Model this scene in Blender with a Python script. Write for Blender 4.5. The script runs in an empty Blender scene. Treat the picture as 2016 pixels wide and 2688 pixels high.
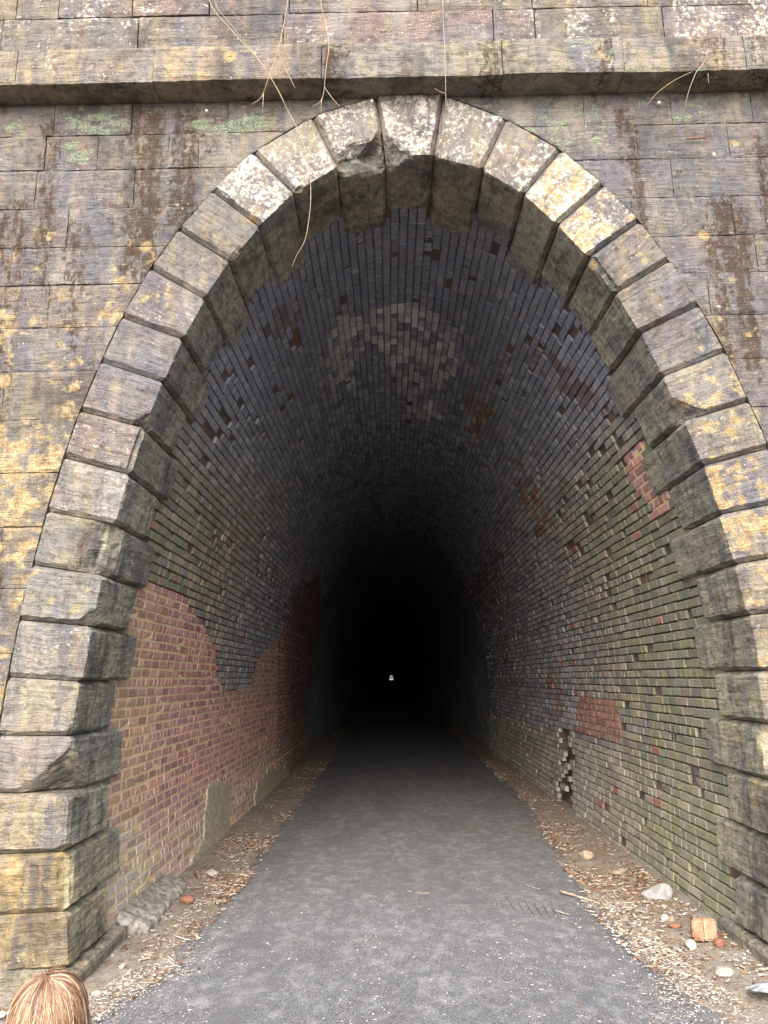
import bpy, bmesh, math, random
import numpy as np
from mathutils import Vector, Matrix, noise as mnoise

random.seed(7)
R = math.radians
scene = bpy.context.scene
C = scene.collection

# ------------------------------------------------------------------ camera
FPX, PX, PY = 2000.0, 1008.0, 1344.0          # focal length and centre in photo pixels
YAW, PITCH, ROLL = R(-0.34), R(12.33), R(0.9)
CAM = np.array([-0.14, -5.30, 1.85])


def cam_basis():
    f = np.array([math.sin(YAW) * math.cos(PITCH), math.cos(YAW) * math.cos(PITCH), math.sin(PITCH)])
    r = np.array([math.cos(YAW), -math.sin(YAW), 0.0])
    u = np.cross(r, f)
    return f, math.cos(ROLL) * r - math.sin(ROLL) * u, math.sin(ROLL) * r + math.cos(ROLL) * u


CF, CR, CU = cam_basis()
cd = bpy.data.cameras.new("camera")
cam = bpy.data.objects.new("camera", cd)
C.objects.link(cam)
cd.sensor_fit = 'HORIZONTAL'
cd.sensor_width = 36.0
cd.lens = FPX / 2016.0 * 36.0
cd.clip_start, cd.clip_end = 0.05, 5000.0
cam.matrix_world = Matrix(((CR[0], CU[0], -CF[0], CAM[0]), (CR[1], CU[1], -CF[1], CAM[1]),
                           (CR[2], CU[2], -CF[2], CAM[2]), (0, 0, 0, 1)))
scene.camera = cam

# ------------------------------------------------------------------ world, sun, exposure
SUN_EL, SUN_AZ = R(38), R(188)        # azimuth clockwise from +Y: behind the camera, a little to its left
w = bpy.data.worlds.new("World")
scene.world = w
w.use_nodes = True
nt = w.node_tree
nt.nodes.clear()
wo = nt.nodes.new('ShaderNodeOutputWorld')
wb = nt.nodes.new('ShaderNodeBackground')
sky = nt.nodes.new('ShaderNodeTexSky')
sky.sky_type = 'NISHITA'
sky.sun_disc = False
sky.sun_elevation = SUN_EL
sky.sun_rotation = SUN_AZ
sky.air_density = 1.0
sky.dust_density = 4.0
sky.ozone_density = 0.6
wb.inputs['Strength'].default_value = 0.15
nt.links.new(sky.outputs[0], wb.inputs[0])
nt.links.new(wb.outputs[0], wo.inputs[0])

sl = bpy.data.lights.new("sun", 'SUN')
sl.energy = 1.5
sl.angle = R(80)
sl.color = (1.0, 0.995, 0.985)
sun = bpy.data.objects.new("sun", sl)
C.objects.link(sun)
sd = Vector((math.sin(SUN_AZ) * math.cos(SUN_EL), math.cos(SUN_AZ) * math.cos(SUN_EL), math.sin(SUN_EL)))
sun.rotation_euler = sd.to_track_quat('Z', 'Y').to_euler()
sun.location = (0, -20, 20)

vs = scene.view_settings
vs.view_transform = 'Standard'
vs.look = 'None'
vs.gamma = 1.0
vs.use_curve_mapping = False
vs.exposure = 1.9
scene.cycles.max_bounces = 6
scene.cycles.diffuse_bounces = 5
scene.cycles.adaptive_threshold = 0.02
scene.cycles.use_denoising = True


# ------------------------------------------------------------------ helpers
def proj(P):
    """world point(s) -> photo pixels"""
    d = np.asarray(P, float) - CAM
    z = d @ CF
    return np.stack([PX + FPX * (d @ CR) / z, PY - FPX * (d @ CU) / z], -1)


def at(px, py, axis, val):
    """photo pixel -> point on the plane axis = val"""
    d = CF + (px - PX) / FPX * CR - (py - PY) / FPX * CU
    return CAM + (val - CAM[axis]) / d[axis] * d


def lin(r, g, b):
    return tuple(((c / 255) / 12.92 if c <= 10.31 else ((c / 255 + 0.055) / 1.055) ** 2.4) for c in (r, g, b))


def nz(x, y, z):
    return mnoise.noise(Vector((x, y, z)))


def fbm(x, y, z, o=4):
    return mnoise.fractal(Vector((x, y, z)), 0.8, 2.1, o)


def mesh_object(name, verts, faces, mat, parent=None, attrs=None, smooth=False, loc=None):
    me = bpy.data.meshes.new(name)
    verts = np.asarray(verts, np.float64).reshape(-1, 3)
    if loc is not None:
        verts = verts - np.asarray(loc)
    me.from_pydata(verts.tolist(), [], faces)
    if mat:
        me.materials.append(mat)
    if attrs:
        for k, v in attrs.items():
            v = np.asarray(v, np.float32)
            if v.shape[1] == 4:
                a = me.attributes.new(k, 'FLOAT_COLOR', 'POINT')
                a.data.foreach_set('color', v.ravel())
            else:
                a = me.attributes.new(k, 'FLOAT_VECTOR', 'POINT')
                a.data.foreach_set('vector', v.ravel())
    if smooth:
        me.polygons.foreach_set('use_smooth', [True] * len(me.polygons))
    me.update()
    o = bpy.data.objects.new(name, me)
    C.objects.link(o)
    if loc is not None:
        o.location = loc
    if parent:
        o.parent = parent
    return o


def empty(name, parent=None, loc=(0, 0, 0)):
    o = bpy.data.objects.new(name, None)
    C.objects.link(o)
    o.location = loc
    if parent:
        o.parent = parent
    return o


def tag(o, label, category=None, kind=None, group=None):
    o['label'] = label
    if category:
        o['category'] = category
    if kind:
        o['kind'] = kind
    if group:
        o['group'] = group
    return o


def in_poly(x, y, poly):
    ins = False
    n = len(poly)
    j = n - 1
    for i in range(n):
        xi, yi = poly[i]
        xj, yj = poly[j]
        if (yi > y) != (yj > y) and x < (xj - xi) * (y - yi) / (yj - yi) + xi:
            ins = not ins
        j = i
    return ins


def sstep(a, b, x):
    t = min(1.0, max(0.0, (x - a) / (b - a)))
    return t * t * (3 - 2 * t)


# ------------------------------------------------------------------ material node helper
class NT:
    def __init__(self, name):
        self.m = bpy.data.materials.new(name)
        self.m.use_nodes = True
        self.t = self.m.node_tree
        self.t.nodes.clear()
        self.out = self.t.nodes.new('ShaderNodeOutputMaterial')
        self.bsdf = self.t.nodes.new('ShaderNodeBsdfPrincipled')
        self.t.links.new(self.bsdf.outputs[0], self.out.inputs[0])
        self.bsdf.inputs['Specular IOR Level'].default_value = 0.25
        self.bsdf.inputs['Roughness'].default_value = 0.9

    def lk(self, a, b):
        self.t.links.new(a, b)

    def put(self, sock, v):
        if isinstance(v, bpy.types.NodeSocket):
            self.lk(v, sock)
        elif isinstance(v, tuple) and len(v) == 3 and sock.type == 'RGBA':
            sock.default_value = (*v, 1)
        else:
            sock.default_value = v

    def pos(self):
        return self.t.nodes.new('ShaderNodeNewGeometry').outputs['Position']

    def attr(self, name):
        n = self.t.nodes.new('ShaderNodeAttribute')
        n.attribute_name = name
        return n

    def mapv(self, v, scale=(1, 1, 1), loc=(0, 0, 0)):
        n = self.t.nodes.new('ShaderNodeMapping')
        n.inputs['Scale'].default_value = scale
        n.inputs['Location'].default_value = loc
        self.lk(v, n.inputs['Vector'])
        return n.outputs[0]

    def noise(self, v, scale, detail=4, rough=0.55, dist=0.0):
        n = self.t.nodes.new('ShaderNodeTexNoise')
        n.inputs['Scale'].default_value = scale
        n.inputs['Detail'].default_value = detail
        n.inputs['Roughness'].default_value = rough
        n.inputs['Distortion'].default_value = dist
        self.lk(v, n.inputs['Vector'])
        return n.outputs['Fac']

    def voro(self, v, scale, feature='F1', out='Distance', rnd=1.0):
        n = self.t.nodes.new('ShaderNodeTexVoronoi')
        n.feature = feature
        n.inputs['Scale'].default_value = scale
        n.inputs['Randomness'].default_value = rnd
        self.lk(v, n.inputs['Vector'])
        return n.outputs[out]

    def math(self, op, a, b=0.0, c=None, clamp=False):
        n = self.t.nodes.new('ShaderNodeMath')
        n.operation = op
        n.use_clamp = clamp
        self.put(n.inputs[0], a)
        self.put(n.inputs[1], b)
        if c is not None:
            self.put(n.inputs[2], c)
        return n.outputs[0]

    def ramp(self, v, lo, hi):
        n = self.t.nodes.new('ShaderNodeMapRange')
        n.interpolation_type = 'SMOOTHSTEP'
        self.put(n.inputs['Value'], v)
        self.put(n.inputs['From Min'], lo)
        self.put(n.inputs['From Max'], hi)
        return n.outputs[0]

    def mix(self, f, a, b, mode='MIX'):
        n = self.t.nodes.new('ShaderNodeMix')
        n.data_type = 'RGBA'
        n.blend_type = mode
        self.put(n.inputs[0], f)
        self.put(n.inputs[6], a)
        self.put(n.inputs[7], b)
        return n.outputs[2]

    def vadd(self, a, b, op='ADD'):
        n = self.t.nodes.new('ShaderNodeVectorMath')
        n.operation = op
        self.put(n.inputs[0], a)
        self.put(n.inputs[1], b)
        return n.outputs[0]

    def bump(self, h, strength, dist, normal=None):
        n = self.t.nodes.new('ShaderNodeBump')
        n.inputs['Strength'].default_value = strength
        n.inputs['Distance'].default_value = dist
        self.lk(h, n.inputs['Height'])
        if normal:
            self.lk(normal, n.inputs['Normal'])
        return n.outputs[0]

    def done(self, color, normal=None, rough=None):
        self.put(self.bsdf.inputs['Base Color'], color)
        if normal:
            self.lk(normal, self.bsdf.inputs['Normal'])
        if rough is not None:
            self.put(self.bsdf.inputs['Roughness'], rough)
        return self.m


def amount_mask(n, noise, amount, soft=0.07, lo=0.30, hi=0.72):
    """mask that grows with amount (0..1): noise above hi-(hi-lo)*amount"""
    thr = n.math('SUBTRACT', hi, n.math('MULTIPLY', amount, hi - lo))
    a = n.math('SUBTRACT', noise, thr)
    m = n.math('DIVIDE', a, soft, clamp=True)
    return n.math('MULTIPLY', m, n.math('GREATER_THAN', amount, 0.01))


def stone_material():
    n = NT("weathered_sandstone")
    P = n.pos()
    col = n.attr('Col').outputs['Color']
    wear = n.attr('wear')
    gc = n.attr('gc').outputs['Vector']
    sep = n.t.nodes.new('ShaderNodeSeparateColor')
    n.lk(wear.outputs['Color'], sep.inputs[0])
    och, wht, brn, grn = sep.outputs[0], sep.outputs[1], sep.outputs[2], wear.outputs['Alpha']
    # bedding grain, running along the block
    warp = n.noise(gc, 2.2, 3)
    gcw = n.vadd(gc, n.mapv(n.t.nodes[-1].outputs['Color'], (0.0, 0.0, 0.12)))
    grain = n.noise(n.mapv(gcw, (3.4, 6, 40)), 1.0, 5, 0.68)
    grain2 = n.noise(n.mapv(gcw, (5, 9, 105)), 1.0, 2, 0.6)
    fine = n.noise(P, 95, 2, 0.65)
    mid = n.noise(P, 17, 4, 0.62)
    big = n.noise(n.mapv(P, (1, 1, 0.7)), 2.6, 3, 0.6)
    big2 = n.noise(n.mapv(P, (1, 1, 0.55), (7, 3, 1)), 3.7, 3, 0.6)
    runs = n.noise(n.mapv(P, (11, 11, 0.8)), 1.0, 3, 0.6)
    # base hue: slate grey, purple brown, warm tan drift over the wall
    c = n.mix(n.ramp(big, 0.42, 0.66), col, n.mix(0.75, col, lin(98, 100, 108)))
    c = n.mix(n.math('MULTIPLY', n.ramp(big2, 0.45, 0.65), 0.7), c, n.mix(0.55, col, lin(110, 94, 92)))
    c = n.mix(n.math('MULTIPLY', n.ramp(n.noise(P, 5.1, 3), 0.5, 0.72), 0.55), c, n.mix(0.6, col, lin(146, 130, 98)))
    c = n.mix(n.math('MULTIPLY', n.ramp(runs, 0.50, 0.64), 0.75), c, n.mix(0.7, c, lin(84, 86, 98)))
    c = n.mix(n.math('MULTIPLY', n.ramp(runs, 0.47, 0.33), 0.42), c, n.mix(0.6, c, lin(138, 122, 88)))
    # grain and mottle modulate value
    c = n.mix(n.ramp(grain, 0.32, 0.58), n.mix(0.42, c, lin(42, 39, 38)), c)
    c = n.mix(n.math('MULTIPLY', n.ramp(grain2, 0.52, 0.72), 0.32), c, n.mix(0.5, c, lin(150, 146, 136)))
    c = n.mix(n.math('MULTIPLY', n.ramp(mid, 0.52, 0.34), 0.7), c, n.mix(0.62, c, lin(42, 38, 36)))
    c = n.mix(n.math('MULTIPLY', n.ramp(fine, 0.54, 0.72), 0.4), c, n.mix(0.6, c, lin(160, 156, 148)))
    c = n.mix(n.math('MULTIPLY', n.ramp(fine, 0.46, 0.30), 0.45), c, n.mix(0.6, c, lin(36, 33, 31)))
    crust = n.noise(n.mapv(P, (1.6, 1.6, 0.8), (2, 5, 9)), 1.5, 5, 0.68)
    c = n.mix(n.math('MULTIPLY', n.ramp(crust, 0.50, 0.66), 0.75), c, n.mix(0.75, c, lin(44, 43, 46)))
    c = n.mix(n.math('MULTIPLY', n.ramp(crust, 0.46, 0.32), 0.45), c, n.mix(0.55, c, lin(164, 156, 138)))
    # dark brown run-off streaks, broken into speckle
    sx = n.noise(n.mapv(P, (7.5, 7.5, 0.9)), 1.0, 3)
    sm = n.math('MULTIPLY', n.math('ADD', n.noise(n.mapv(P, (24, 24, 13)), 1.0, 4, 0.75), n.math('MULTIPLY', sx, 0.5)), 0.72)
    bm_ = amount_mask(n, sm, brn, 0.10, 0.46, 0.66)
    c = n.mix(n.math('MULTIPLY', bm_, 0.8), c, n.mix(n.noise(P, 40, 2), lin(26, 20, 13), lin(70, 50, 26)))
    # pale green crust
    gm = amount_mask(n, n.noise(n.mapv(P, (1, 1, 1.9)), 6.5, 5, 0.65), grn, 0.06, 0.42, 0.68)
    c = n.mix(n.math('MULTIPLY', gm, 0.75), c, n.mix(n.ramp(fine, 0.4, 0.6), lin(72, 82, 68), lin(126, 138, 116)))
    # ochre lichen: flakes plus round colonies
    on = n.noise(P, 7.5, 5, 0.64, 0.3)
    om = amount_mask(n, on, och, 0.10, 0.40, 0.72)
    vd = n.voro(P, 6.0)
    vd = n.math('ADD', vd, n.math('MULTIPLY', n.math('SUBTRACT', mid, 0.5), 0.42))
    vc = n.voro(P, 6.0, out='Color')
    vs_ = n.t.nodes.new('ShaderNodeSeparateColor')
    n.lk(vc, vs_.inputs[0])
    spot = n.math('MULTIPLY', n.ramp(vd, 0.38, 0.24), n.math('LESS_THAN', vs_.outputs[0], n.math('MULTIPLY', och, 0.22)))
    om = n.math('MAXIMUM', om, spot)
    ocol = n.mix(n.ramp(mid, 0.35, 0.65), lin(138, 118, 82), lin(172, 156, 118))
    c = n.mix(n.math('MULTIPLY', om, 0.80), c, n.mix(n.math('MULTIPLY', n.ramp(fine, 0.55, 0.4), 0.5), ocol, lin(100, 82, 56)))
    # white crustose lichen and lime wash
    wm = amount_mask(n, n.math('ADD', n.math('MULTIPLY', n.noise(P, 27, 5, 0.75), 0.7), n.math('MULTIPLY', n.noise(P, 4.5, 3), 0.3)), wht, 0.08, 0.42, 0.66)
    vw = n.math('ADD', n.voro(P, 34.0), n.math('MULTIPLY', n.math('SUBTRACT', mid, 0.4), 0.9))
    vwc = n.t.nodes.new('ShaderNodeSeparateColor')
    n.lk(n.voro(P, 34.0, out='Color'), vwc.inputs[0])
    dots = n.math('MULTIPLY', n.ramp(n.math('ADD', vw, n.math('MULTIPLY', fine, 0.2)), 0.36, 0.30), n.math('LESS_THAN', vwc.outputs[1], n.math('MULTIPLY', n.math('ADD', wht, 0.05), 0.15)))
    wm = n.math('MAXIMUM', wm, dots)
    c = n.mix(n.math('MULTIPLY', wm, 0.8), c, n.mix(n.ramp(mid, 0.4, 0.6), lin(162, 162, 154), lin(192, 190, 182)))
    h = n.math('ADD', n.math('MULTIPLY', grain, 0.85), n.math('ADD', n.math('MULTIPLY', grain2, 0.35), n.math('ADD', n.math('MULTIPLY', mid, 0.8), n.math('MULTIPLY', fine, 0.5))))
    return n.done(c, n.bump(h, 0.9, 0.026), 0.92)


def brick_material():
    n = NT("old_brick")
    P = n.pos()
    col = n.attr('Col').outputs['Color']
    wear = n.attr('wear')
    sep = n.t.nodes.new('ShaderNodeSeparateColor')
    n.lk(wear.outputs['Color'], sep.inputs[0])
    moss, soot_and_light, red = sep.outputs[0], sep.outputs[1], sep.outputs[2]
    mid = n.noise(P, 22, 3, 0.65)
    fine = n.noise(P, 120, 1, 0.6)
    big = n.noise(P, 3.2, 2, 0.6)
    c = n.mix(n.math('MULTIPLY', n.ramp(mid, 0.52, 0.34), 0.6), col, n.mix(0.55, col, lin(70, 65, 62)))
    c = n.mix(n.math('MULTIPLY', n.ramp(mid, 0.54, 0.74), 0.5), c, n.mix(0.5, c, lin(176, 166, 150)))
    # grey-green algae film
    mm = amount_mask(n, n.math('ADD', n.math('MULTIPLY', big, 0.5), n.math('MULTIPLY', mid, 0.5)), moss, 0.12, 0.34, 0.64)
    mc = n.mix(n.ramp(n.noise(P, 6, 3), 0.42, 0.62), lin(112, 117, 98), lin(124, 131, 88))
    c = n.mix(n.math('MULTIPLY', mm, 0.72), c, n.mix(n.ramp(fine, 0.35, 0.6), n.mix(0.45, mc, lin(66, 70, 54)), mc))
    # soot crust, its amount reduced with depth to brighten the inner vault
    so = amount_mask(n, n.math('ADD', n.math('MULTIPLY', n.noise(P, 8, 3, 0.65), 0.6), n.math('MULTIPLY', big, 0.4)), soot_and_light, 0.12, 0.34, 0.66)
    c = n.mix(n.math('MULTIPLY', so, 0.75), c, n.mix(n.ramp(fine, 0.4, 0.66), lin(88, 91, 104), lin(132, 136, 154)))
    # lime run-off: thin pale vertical drips
    dr = n.noise(n.mapv(P, (0, 26, 1.1)), 1.0, 2)
    c = n.mix(n.math('MULTIPLY', n.ramp(dr, 0.66, 0.76), 0.35), c, lin(168, 166, 156))
    h = n.math('ADD', n.math('MULTIPLY', mid, 0.8), n.math('MULTIPLY', fine, 0.5))
    return n.done(c, n.bump(h, 0.6, 0.008), 0.88)


def mortar_material():
    n = NT("mortar_bed")
    P = n.pos()
    col = n.attr('Col').outputs['Color']
    a = n.noise(P, 40, 5, 0.7)
    c = n.mix(n.ramp(a, 0.30, 0.55), n.mix(0.4, col, lin(60, 54, 46)), col)
    return n.done(c, n.bump(a, 0.7, 0.012), 0.95)


def simple_material(name, a, b, scale=30, bump=0.4, dist=0.006, rough=0.9):
    n = NT(name)
    P = n.pos()
    f = n.noise(P, scale, 5, 0.65)
    g = n.noise(P, scale * 0.17, 3)
    c = n.mix(n.ramp(f, 0.35, 0.65), a, b)
    c = n.mix(n.math('MULTIPLY', n.ramp(g, 0.45, 0.7), 0.4), c, a)
    return n.done(c, n.bump(f, bump, dist), rough)


def attr_material(name, scale=60, rough=0.85, spec=0.2):
    n = NT(name)
    f = n.noise(n.pos(), scale, 3)
    col = n.attr('Col').outputs['Color']
    c = n.mix(n.ramp(f, 0.3, 0.7), n.mix(0.35, col, (0.02, 0.015, 0.01)), col)
    n.bsdf.inputs['Specular IOR Level'].default_value = spec
    return n.done(c, None, rough)


def asphalt_material():
    n = NT("dusty_asphalt")
    P = n.pos()
    agg = n.noise(P, 150, 3, 0.7)
    agg2 = n.voro(P, 120)
    mott = n.noise(n.mapv(P, (1.0, 0.8, 1)), 9, 6, 0.75)
    mott2 = n.noise(n.mapv(P, (1.5, 0.45, 1), (3, 8, 0)), 1.3, 4, 0.6)
    c = n.mix(n.ramp(agg, 0.35, 0.66), lin(56, 57, 59), lin(116, 117, 120))
    c = n.mix(n.math('MULTIPLY', n.ramp(mott, 0.44, 0.72), 0.5), c, lin(146, 147, 150))
    c = n.mix(n.math('MULTIPLY', n.ramp(mott2, 0.55, 0.35), 0.45), c, lin(76, 77, 80))
    # scattered pale grit
    sp = n.math('MULTIPLY', n.ramp(n.voro(P, 75), 0.24, 0.14), n.ramp(n.noise(P, 3.1, 3), 0.40, 0.60))
    c = n.mix(n.math('MULTIPLY', sp, 0.75), c, lin(190, 186, 178))
    h = n.math('ADD', agg, n.math('MULTIPLY', agg2, 0.6))
    return n.done(c, n.bump(h, 0.5, 0.006), 0.86)


def dirt_material():
    n = NT("leafy_dirt")
    P = n.pos()
    a = n.noise(P, 34, 6, 0.7)
    b = n.noise(P, 4.2, 4, 0.6)
    d = n.noise(P, 130, 3, 0.7)
    c = n.mix(n.ramp(a, 0.36, 0.64), lin(96, 87, 76), lin(142, 131, 116))
    c = n.mix(n.math('MULTIPLY', n.ramp(b, 0.45, 0.66), 0.75), c, n.mix(n.ramp(d, 0.4, 0.6), lin(112, 108, 102), lin(158, 154, 146)))
    c = n.mix(n.math('MULTIPLY', n.ramp(d, 0.56, 0.7), 0.6), c, lin(196, 184, 164))
    h = n.math('ADD', a, n.math('MULTIPLY', d, 0.5))
    return n.done(c, n.bump(h, 0.8, 0.02), 0.96)


M_STONE = stone_material()
M_BRICK = brick_material()
M_MORTAR = mortar_material()
M_JOINT = simple_material("dark_joint", lin(44, 38, 32), lin(70, 62, 52), 40)
M_ASPH = asphalt_material()
M_DIRT = dirt_material()
M_ROCKWALL = simple_material("tunnel_rock", lin(116, 119, 128), lin(150, 153, 162), 3.0, 0.8, 0.2)
M_CEMENT = simple_material("cement_render", lin(100, 97, 90), lin(152, 148, 138), 22, 0.7, 0.015)
M_RENDER = simple_material("old_render", lin(134, 126, 106), lin(180, 170, 148), 18, 0.8, 0.02)
M_GREYROCK = simple_material("grey_slate", lin(112, 113, 115), lin(142, 142, 143), 14, 0.35, 0.01)
M_DEBRIS = attr_material("litter")
M_TWIG = simple_material("dry_vine", lin(128, 114, 94), lin(164, 150, 126), 80, 0.3, 0.002)
M_STICK = simple_material("grey_stick", lin(120, 108, 92), lin(170, 158, 138), 80, 0.3, 0.002)
M_IRON = simple_material("rusty_iron", lin(84, 56, 42), lin(120, 84, 64), 60)
M_HILL = simple_material("forest_floor", lin(84, 76, 66), lin(124, 112, 96), 5, 0.8, 0.1)

# ------------------------------------------------------------------ arch geometry (x, z on the portal's front plane)
JIN = [(-2.214, 0.081), (-2.250, 0.415), (-2.272, 0.775), (-2.283, 1.128), (-2.287, 1.503), (-2.255, 1.862), (-2.208, 2.235),
       (-2.152, 2.592), (-2.084, 2.960), (-2.000, 3.322), (-1.908, 3.674), (-1.790, 4.032), (-1.660, 4.374), (-1.501, 4.697),
       (-1.316, 5.005), (-1.090, 5.298), (-0.823, 5.582), (-0.487, 5.808), (-0.106, 5.896), (0.265, 5.890), (0.646, 5.772),
       (0.958, 5.543), (1.205, 5.270), (1.422, 4.987), (1.606, 4.684), (1.765, 4.352), (1.898, 4.006), (2.010, 3.652),
       (2.118, 3.313), (2.204, 2.954), (2.274, 2.596), (2.324, 2.240), (2.348, 1.862), (2.364, 1.512), (2.362, 1.142),
       (2.358, 0.769), (2.345, 0.420), (2.310, 0.081)]
JOUT = [(-2.714, 0.045), (-2.752, 0.395), (-2.776, 0.762), (-2.788, 1.148), (-2.790, 1.515), (-2.756, 1.900), (-2.712, 2.290),
        (-2.652, 2.674), (-2.580, 3.062), (-2.487, 3.460), (-2.393, 3.820), (-2.265, 4.205), (-2.128, 4.565), (-1.930, 4.965),
        (-1.727, 5.291), (-1.474, 5.625), (-1.160, 5.963), (-0.691, 6.270), (-0.183, 6.445), (0.359, 6.445), (0.855, 6.222),
        (1.272, 5.927), (1.582, 5.606), (1.835, 5.287), (2.034, 4.945), (2.220, 4.570), (2.378, 4.195), (2.505, 3.799),
        (2.614, 3.439), (2.704, 3.045), (2.772, 2.672), (2.824, 2.290), (2.848, 1.880), (2.864, 1.512), (2.862, 1.130),
        (2.856, 0.757), (2.842, 0.395), (2.808, 0.045)]
NB = len(JIN) - 1
KEY = 18
DEPTH = []
for i in range(NB):
    k = abs(i - KEY)
    DEPTH.append(0.70 if k % 2 == 0 else 0.96)
DEPTH[23 - 0] = 0.77  # a short stone where the pattern slips
DEPTH[24 - 0] = 0.75
for i in range(25, NB):
    DEPTH[i] = 1.0 if i % 2 == 1 else 0.70


def catmull(pts, per):
    P = [np.array(p) for p in pts]
    P = [2 * P[0] - P[1]] + P + [2 * P[-1] - P[-2]]
    out = []
    for i in range(1, len(P) - 2):
        for j in range(per):
            t = j / per
            a, b, c, d = P[i - 1], P[i], P[i + 1], P[i + 2]
            out.append(0.5 * (2 * b + (c - a) * t + (2 * a - 5 * b + 4 * c - d) * t * t + (3 * b - a - 3 * c + d) * t ** 3))
    out.append(P[-2])
    return np.array(out)


# brick profile: the stone intrados, pushed 35 mm back, from ground to ground, parametrised by arc length
_pp = [(-2.18, -0.12)] + JIN + [(2.275, -0.12)]
_pc = catmull(_pp, 12)
_t = np.gradient(_pc, axis=0)
_t /= np.linalg.norm(_t, axis=1)[:, None]
_n = np.stack([_t[:, 1], -_t[:, 0]], 1)        # points into the opening
_pc = _pc - _n * 0.035
_s = np.concatenate([[0], np.cumsum(np.linalg.norm(np.diff(_pc, axis=0), axis=1))])
SLEN = _s[-1]
_jn = np.linspace(0, len(_pp) - 1, len(_pc)) - 1     # joint index along the profile


def prof(s):
    x = float(np.interp(s, _s, _pc[:, 0]))
    z = float(np.interp(s, _s, _pc[:, 1]))
    nx = float(np.interp(s, _s, _n[:, 0]))
    nz_ = float(np.interp(s, _s, _n[:, 1]))
    l = math.hypot(nx, nz_)
    return x, z, nx / l, nz_ / l


def block_at(s):
    j = float(np.interp(s, _s, _jn))
    return max(0, min(NB - 1, int(math.floor(j))))


# extrados as x(z), left and right
_oc = catmull(JOUT, 10)
_top = int(np.argmax(_oc[:, 1]))
_OL = _oc[:_top + 1]
_OR = _oc[_top:][::-1]


def xl(z):
    return float(np.interp(z, _OL[:, 1], _OL[:, 0]))


def xr(z):
    return float(np.interp(z, _OR[:, 1], _OR[:, 0]))


# ------------------------------------------------------------------ stone wear: what each spot of the front carries
STREAKS = [(-2.80, 0.10, 4.7, 6.3, .9), (-2.05, 0.17, 4.9, 6.4, 1.0), (-1.72, 0.13, 5.2, 6.4, 1.0), (-2.55, 0.10, 4.2, 5.4, .7), (-3.05, 0.14, 3.3, 5.6, .9),
           (1.83, 0.09, 5.0, 6.3, .9), (2.50, 0.20, 4.0, 5.5, .95), (2.86, 0.1, 4.2, 6.0, .8), (-1.45, .12, 5.7, 6.4, .5), (-3.2, .2, 2.0, 3.4, .9), (-3.0, .15, 2.2, 2.9, .8),
           (0.75, 0.12, 6.4, 6.8, .9), (1.62, .1, 6.4, 6.8, .9), (2.45, .16, 6.4, 7.3, .8), (-2.7, .2, 6.5, 6.8, .4), (-0.5, .14, 6.45, 6.8, .9), (2.85, .12, 6.8, 7.4, .9)]
GREENS = [(-2.45, 6.25, .30, .11, .9), (-1.35, 6.22, .38, .09, 1.0), (1.35, 6.18, .5, .12, .7), (2.35, 6.22, .25, .11, .7), (1.45, 5.95, .4, .12, .6),
          (-2.58, 6.0, .14, .14, .9), (-3.1, 6.2, .1, .1, .8)]


def wear_at(x, y, z, kind):
    och = wht = brn = grn = 0.0
    if kind == 'wall':
        if x < 0:
            och = 0.55 * sstep(5.75, 4.9, z) * sstep(-0.9, -1.7, x) + 0.25 * sstep(4.2, 3.4, z)
            och *= 0.55 + 0.9 * (0.5 + 0.5 * nz(x * 1.3, 3.1, z * 1.1))
            wht = 0.18 + 0.1 * nz(x * 2, 1, z * 2)
        else:
            och = 0.28 * sstep(5.4, 4.2, z) + 0.12
            wht = 0.22
        for sx, sw, z0, z1, a in STREAKS:
            dx = (x - sx + 0.03 * nz(z * 2, sx, 0)) / sw
            if abs(dx) < 1.6 and z0 - .4 < z < z1 + .4:
                brn = max(brn, a * sstep(1.5, 0.4, abs(dx)) * sstep(z0 - .3, z0 + .2, z) * sstep(z1 + .15, z1 - .1, z))
        for gx, gz, gw, gh, a in GREENS:
            d = math.hypot((x - gx) / gw, (z - gz) / gh)
            grn = max(grn, a * sstep(1.35, 0.6, d))
        grn = max(grn, 0.42 * sstep(6.16, 6.42, z) * sstep(6.47, 6.44, z))
    elif kind == 'cornice':
        och = 0.35 + 0.45 * nz(x * 1.1, 4.4, 0)
        wht = 0.25 + 0.25 * nz(x * 1.7, 0, z)
        grn = 0.30 * sstep(0, 1.5, x) + 0.1
        for sx, sw, z0, z1, a in STREAKS:
            if z1 > 6.5 and z0 > 6.3:
                brn = max(brn, a * sstep(1.5, 0.4, abs(x - sx) / sw))
    elif kind == 'parapet':
        wht = 0.38 + 0.35 * nz(x * 1.2 + 3, 9, z)
        if 1.1 < x < 2.3:
            wht = 0.6 * sstep(0.42, 0.6, 0.5 + 0.5 * nz(x * 7, 2, 0.3))
        if x > 2.3:
            wht = 0.62
        och = 0.1
        brn = 0.3 * sstep(0.3, 0.6, nz(x * 2, 0, 5))
    return och, max(0, wht), brn, grn


TINTS = [lin(120, 115, 106), lin(112, 111, 114), lin(122, 114, 109), lin(107, 107, 110), lin(132, 126, 114), lin(116, 109, 110), lin(104, 102, 102)]


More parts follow.
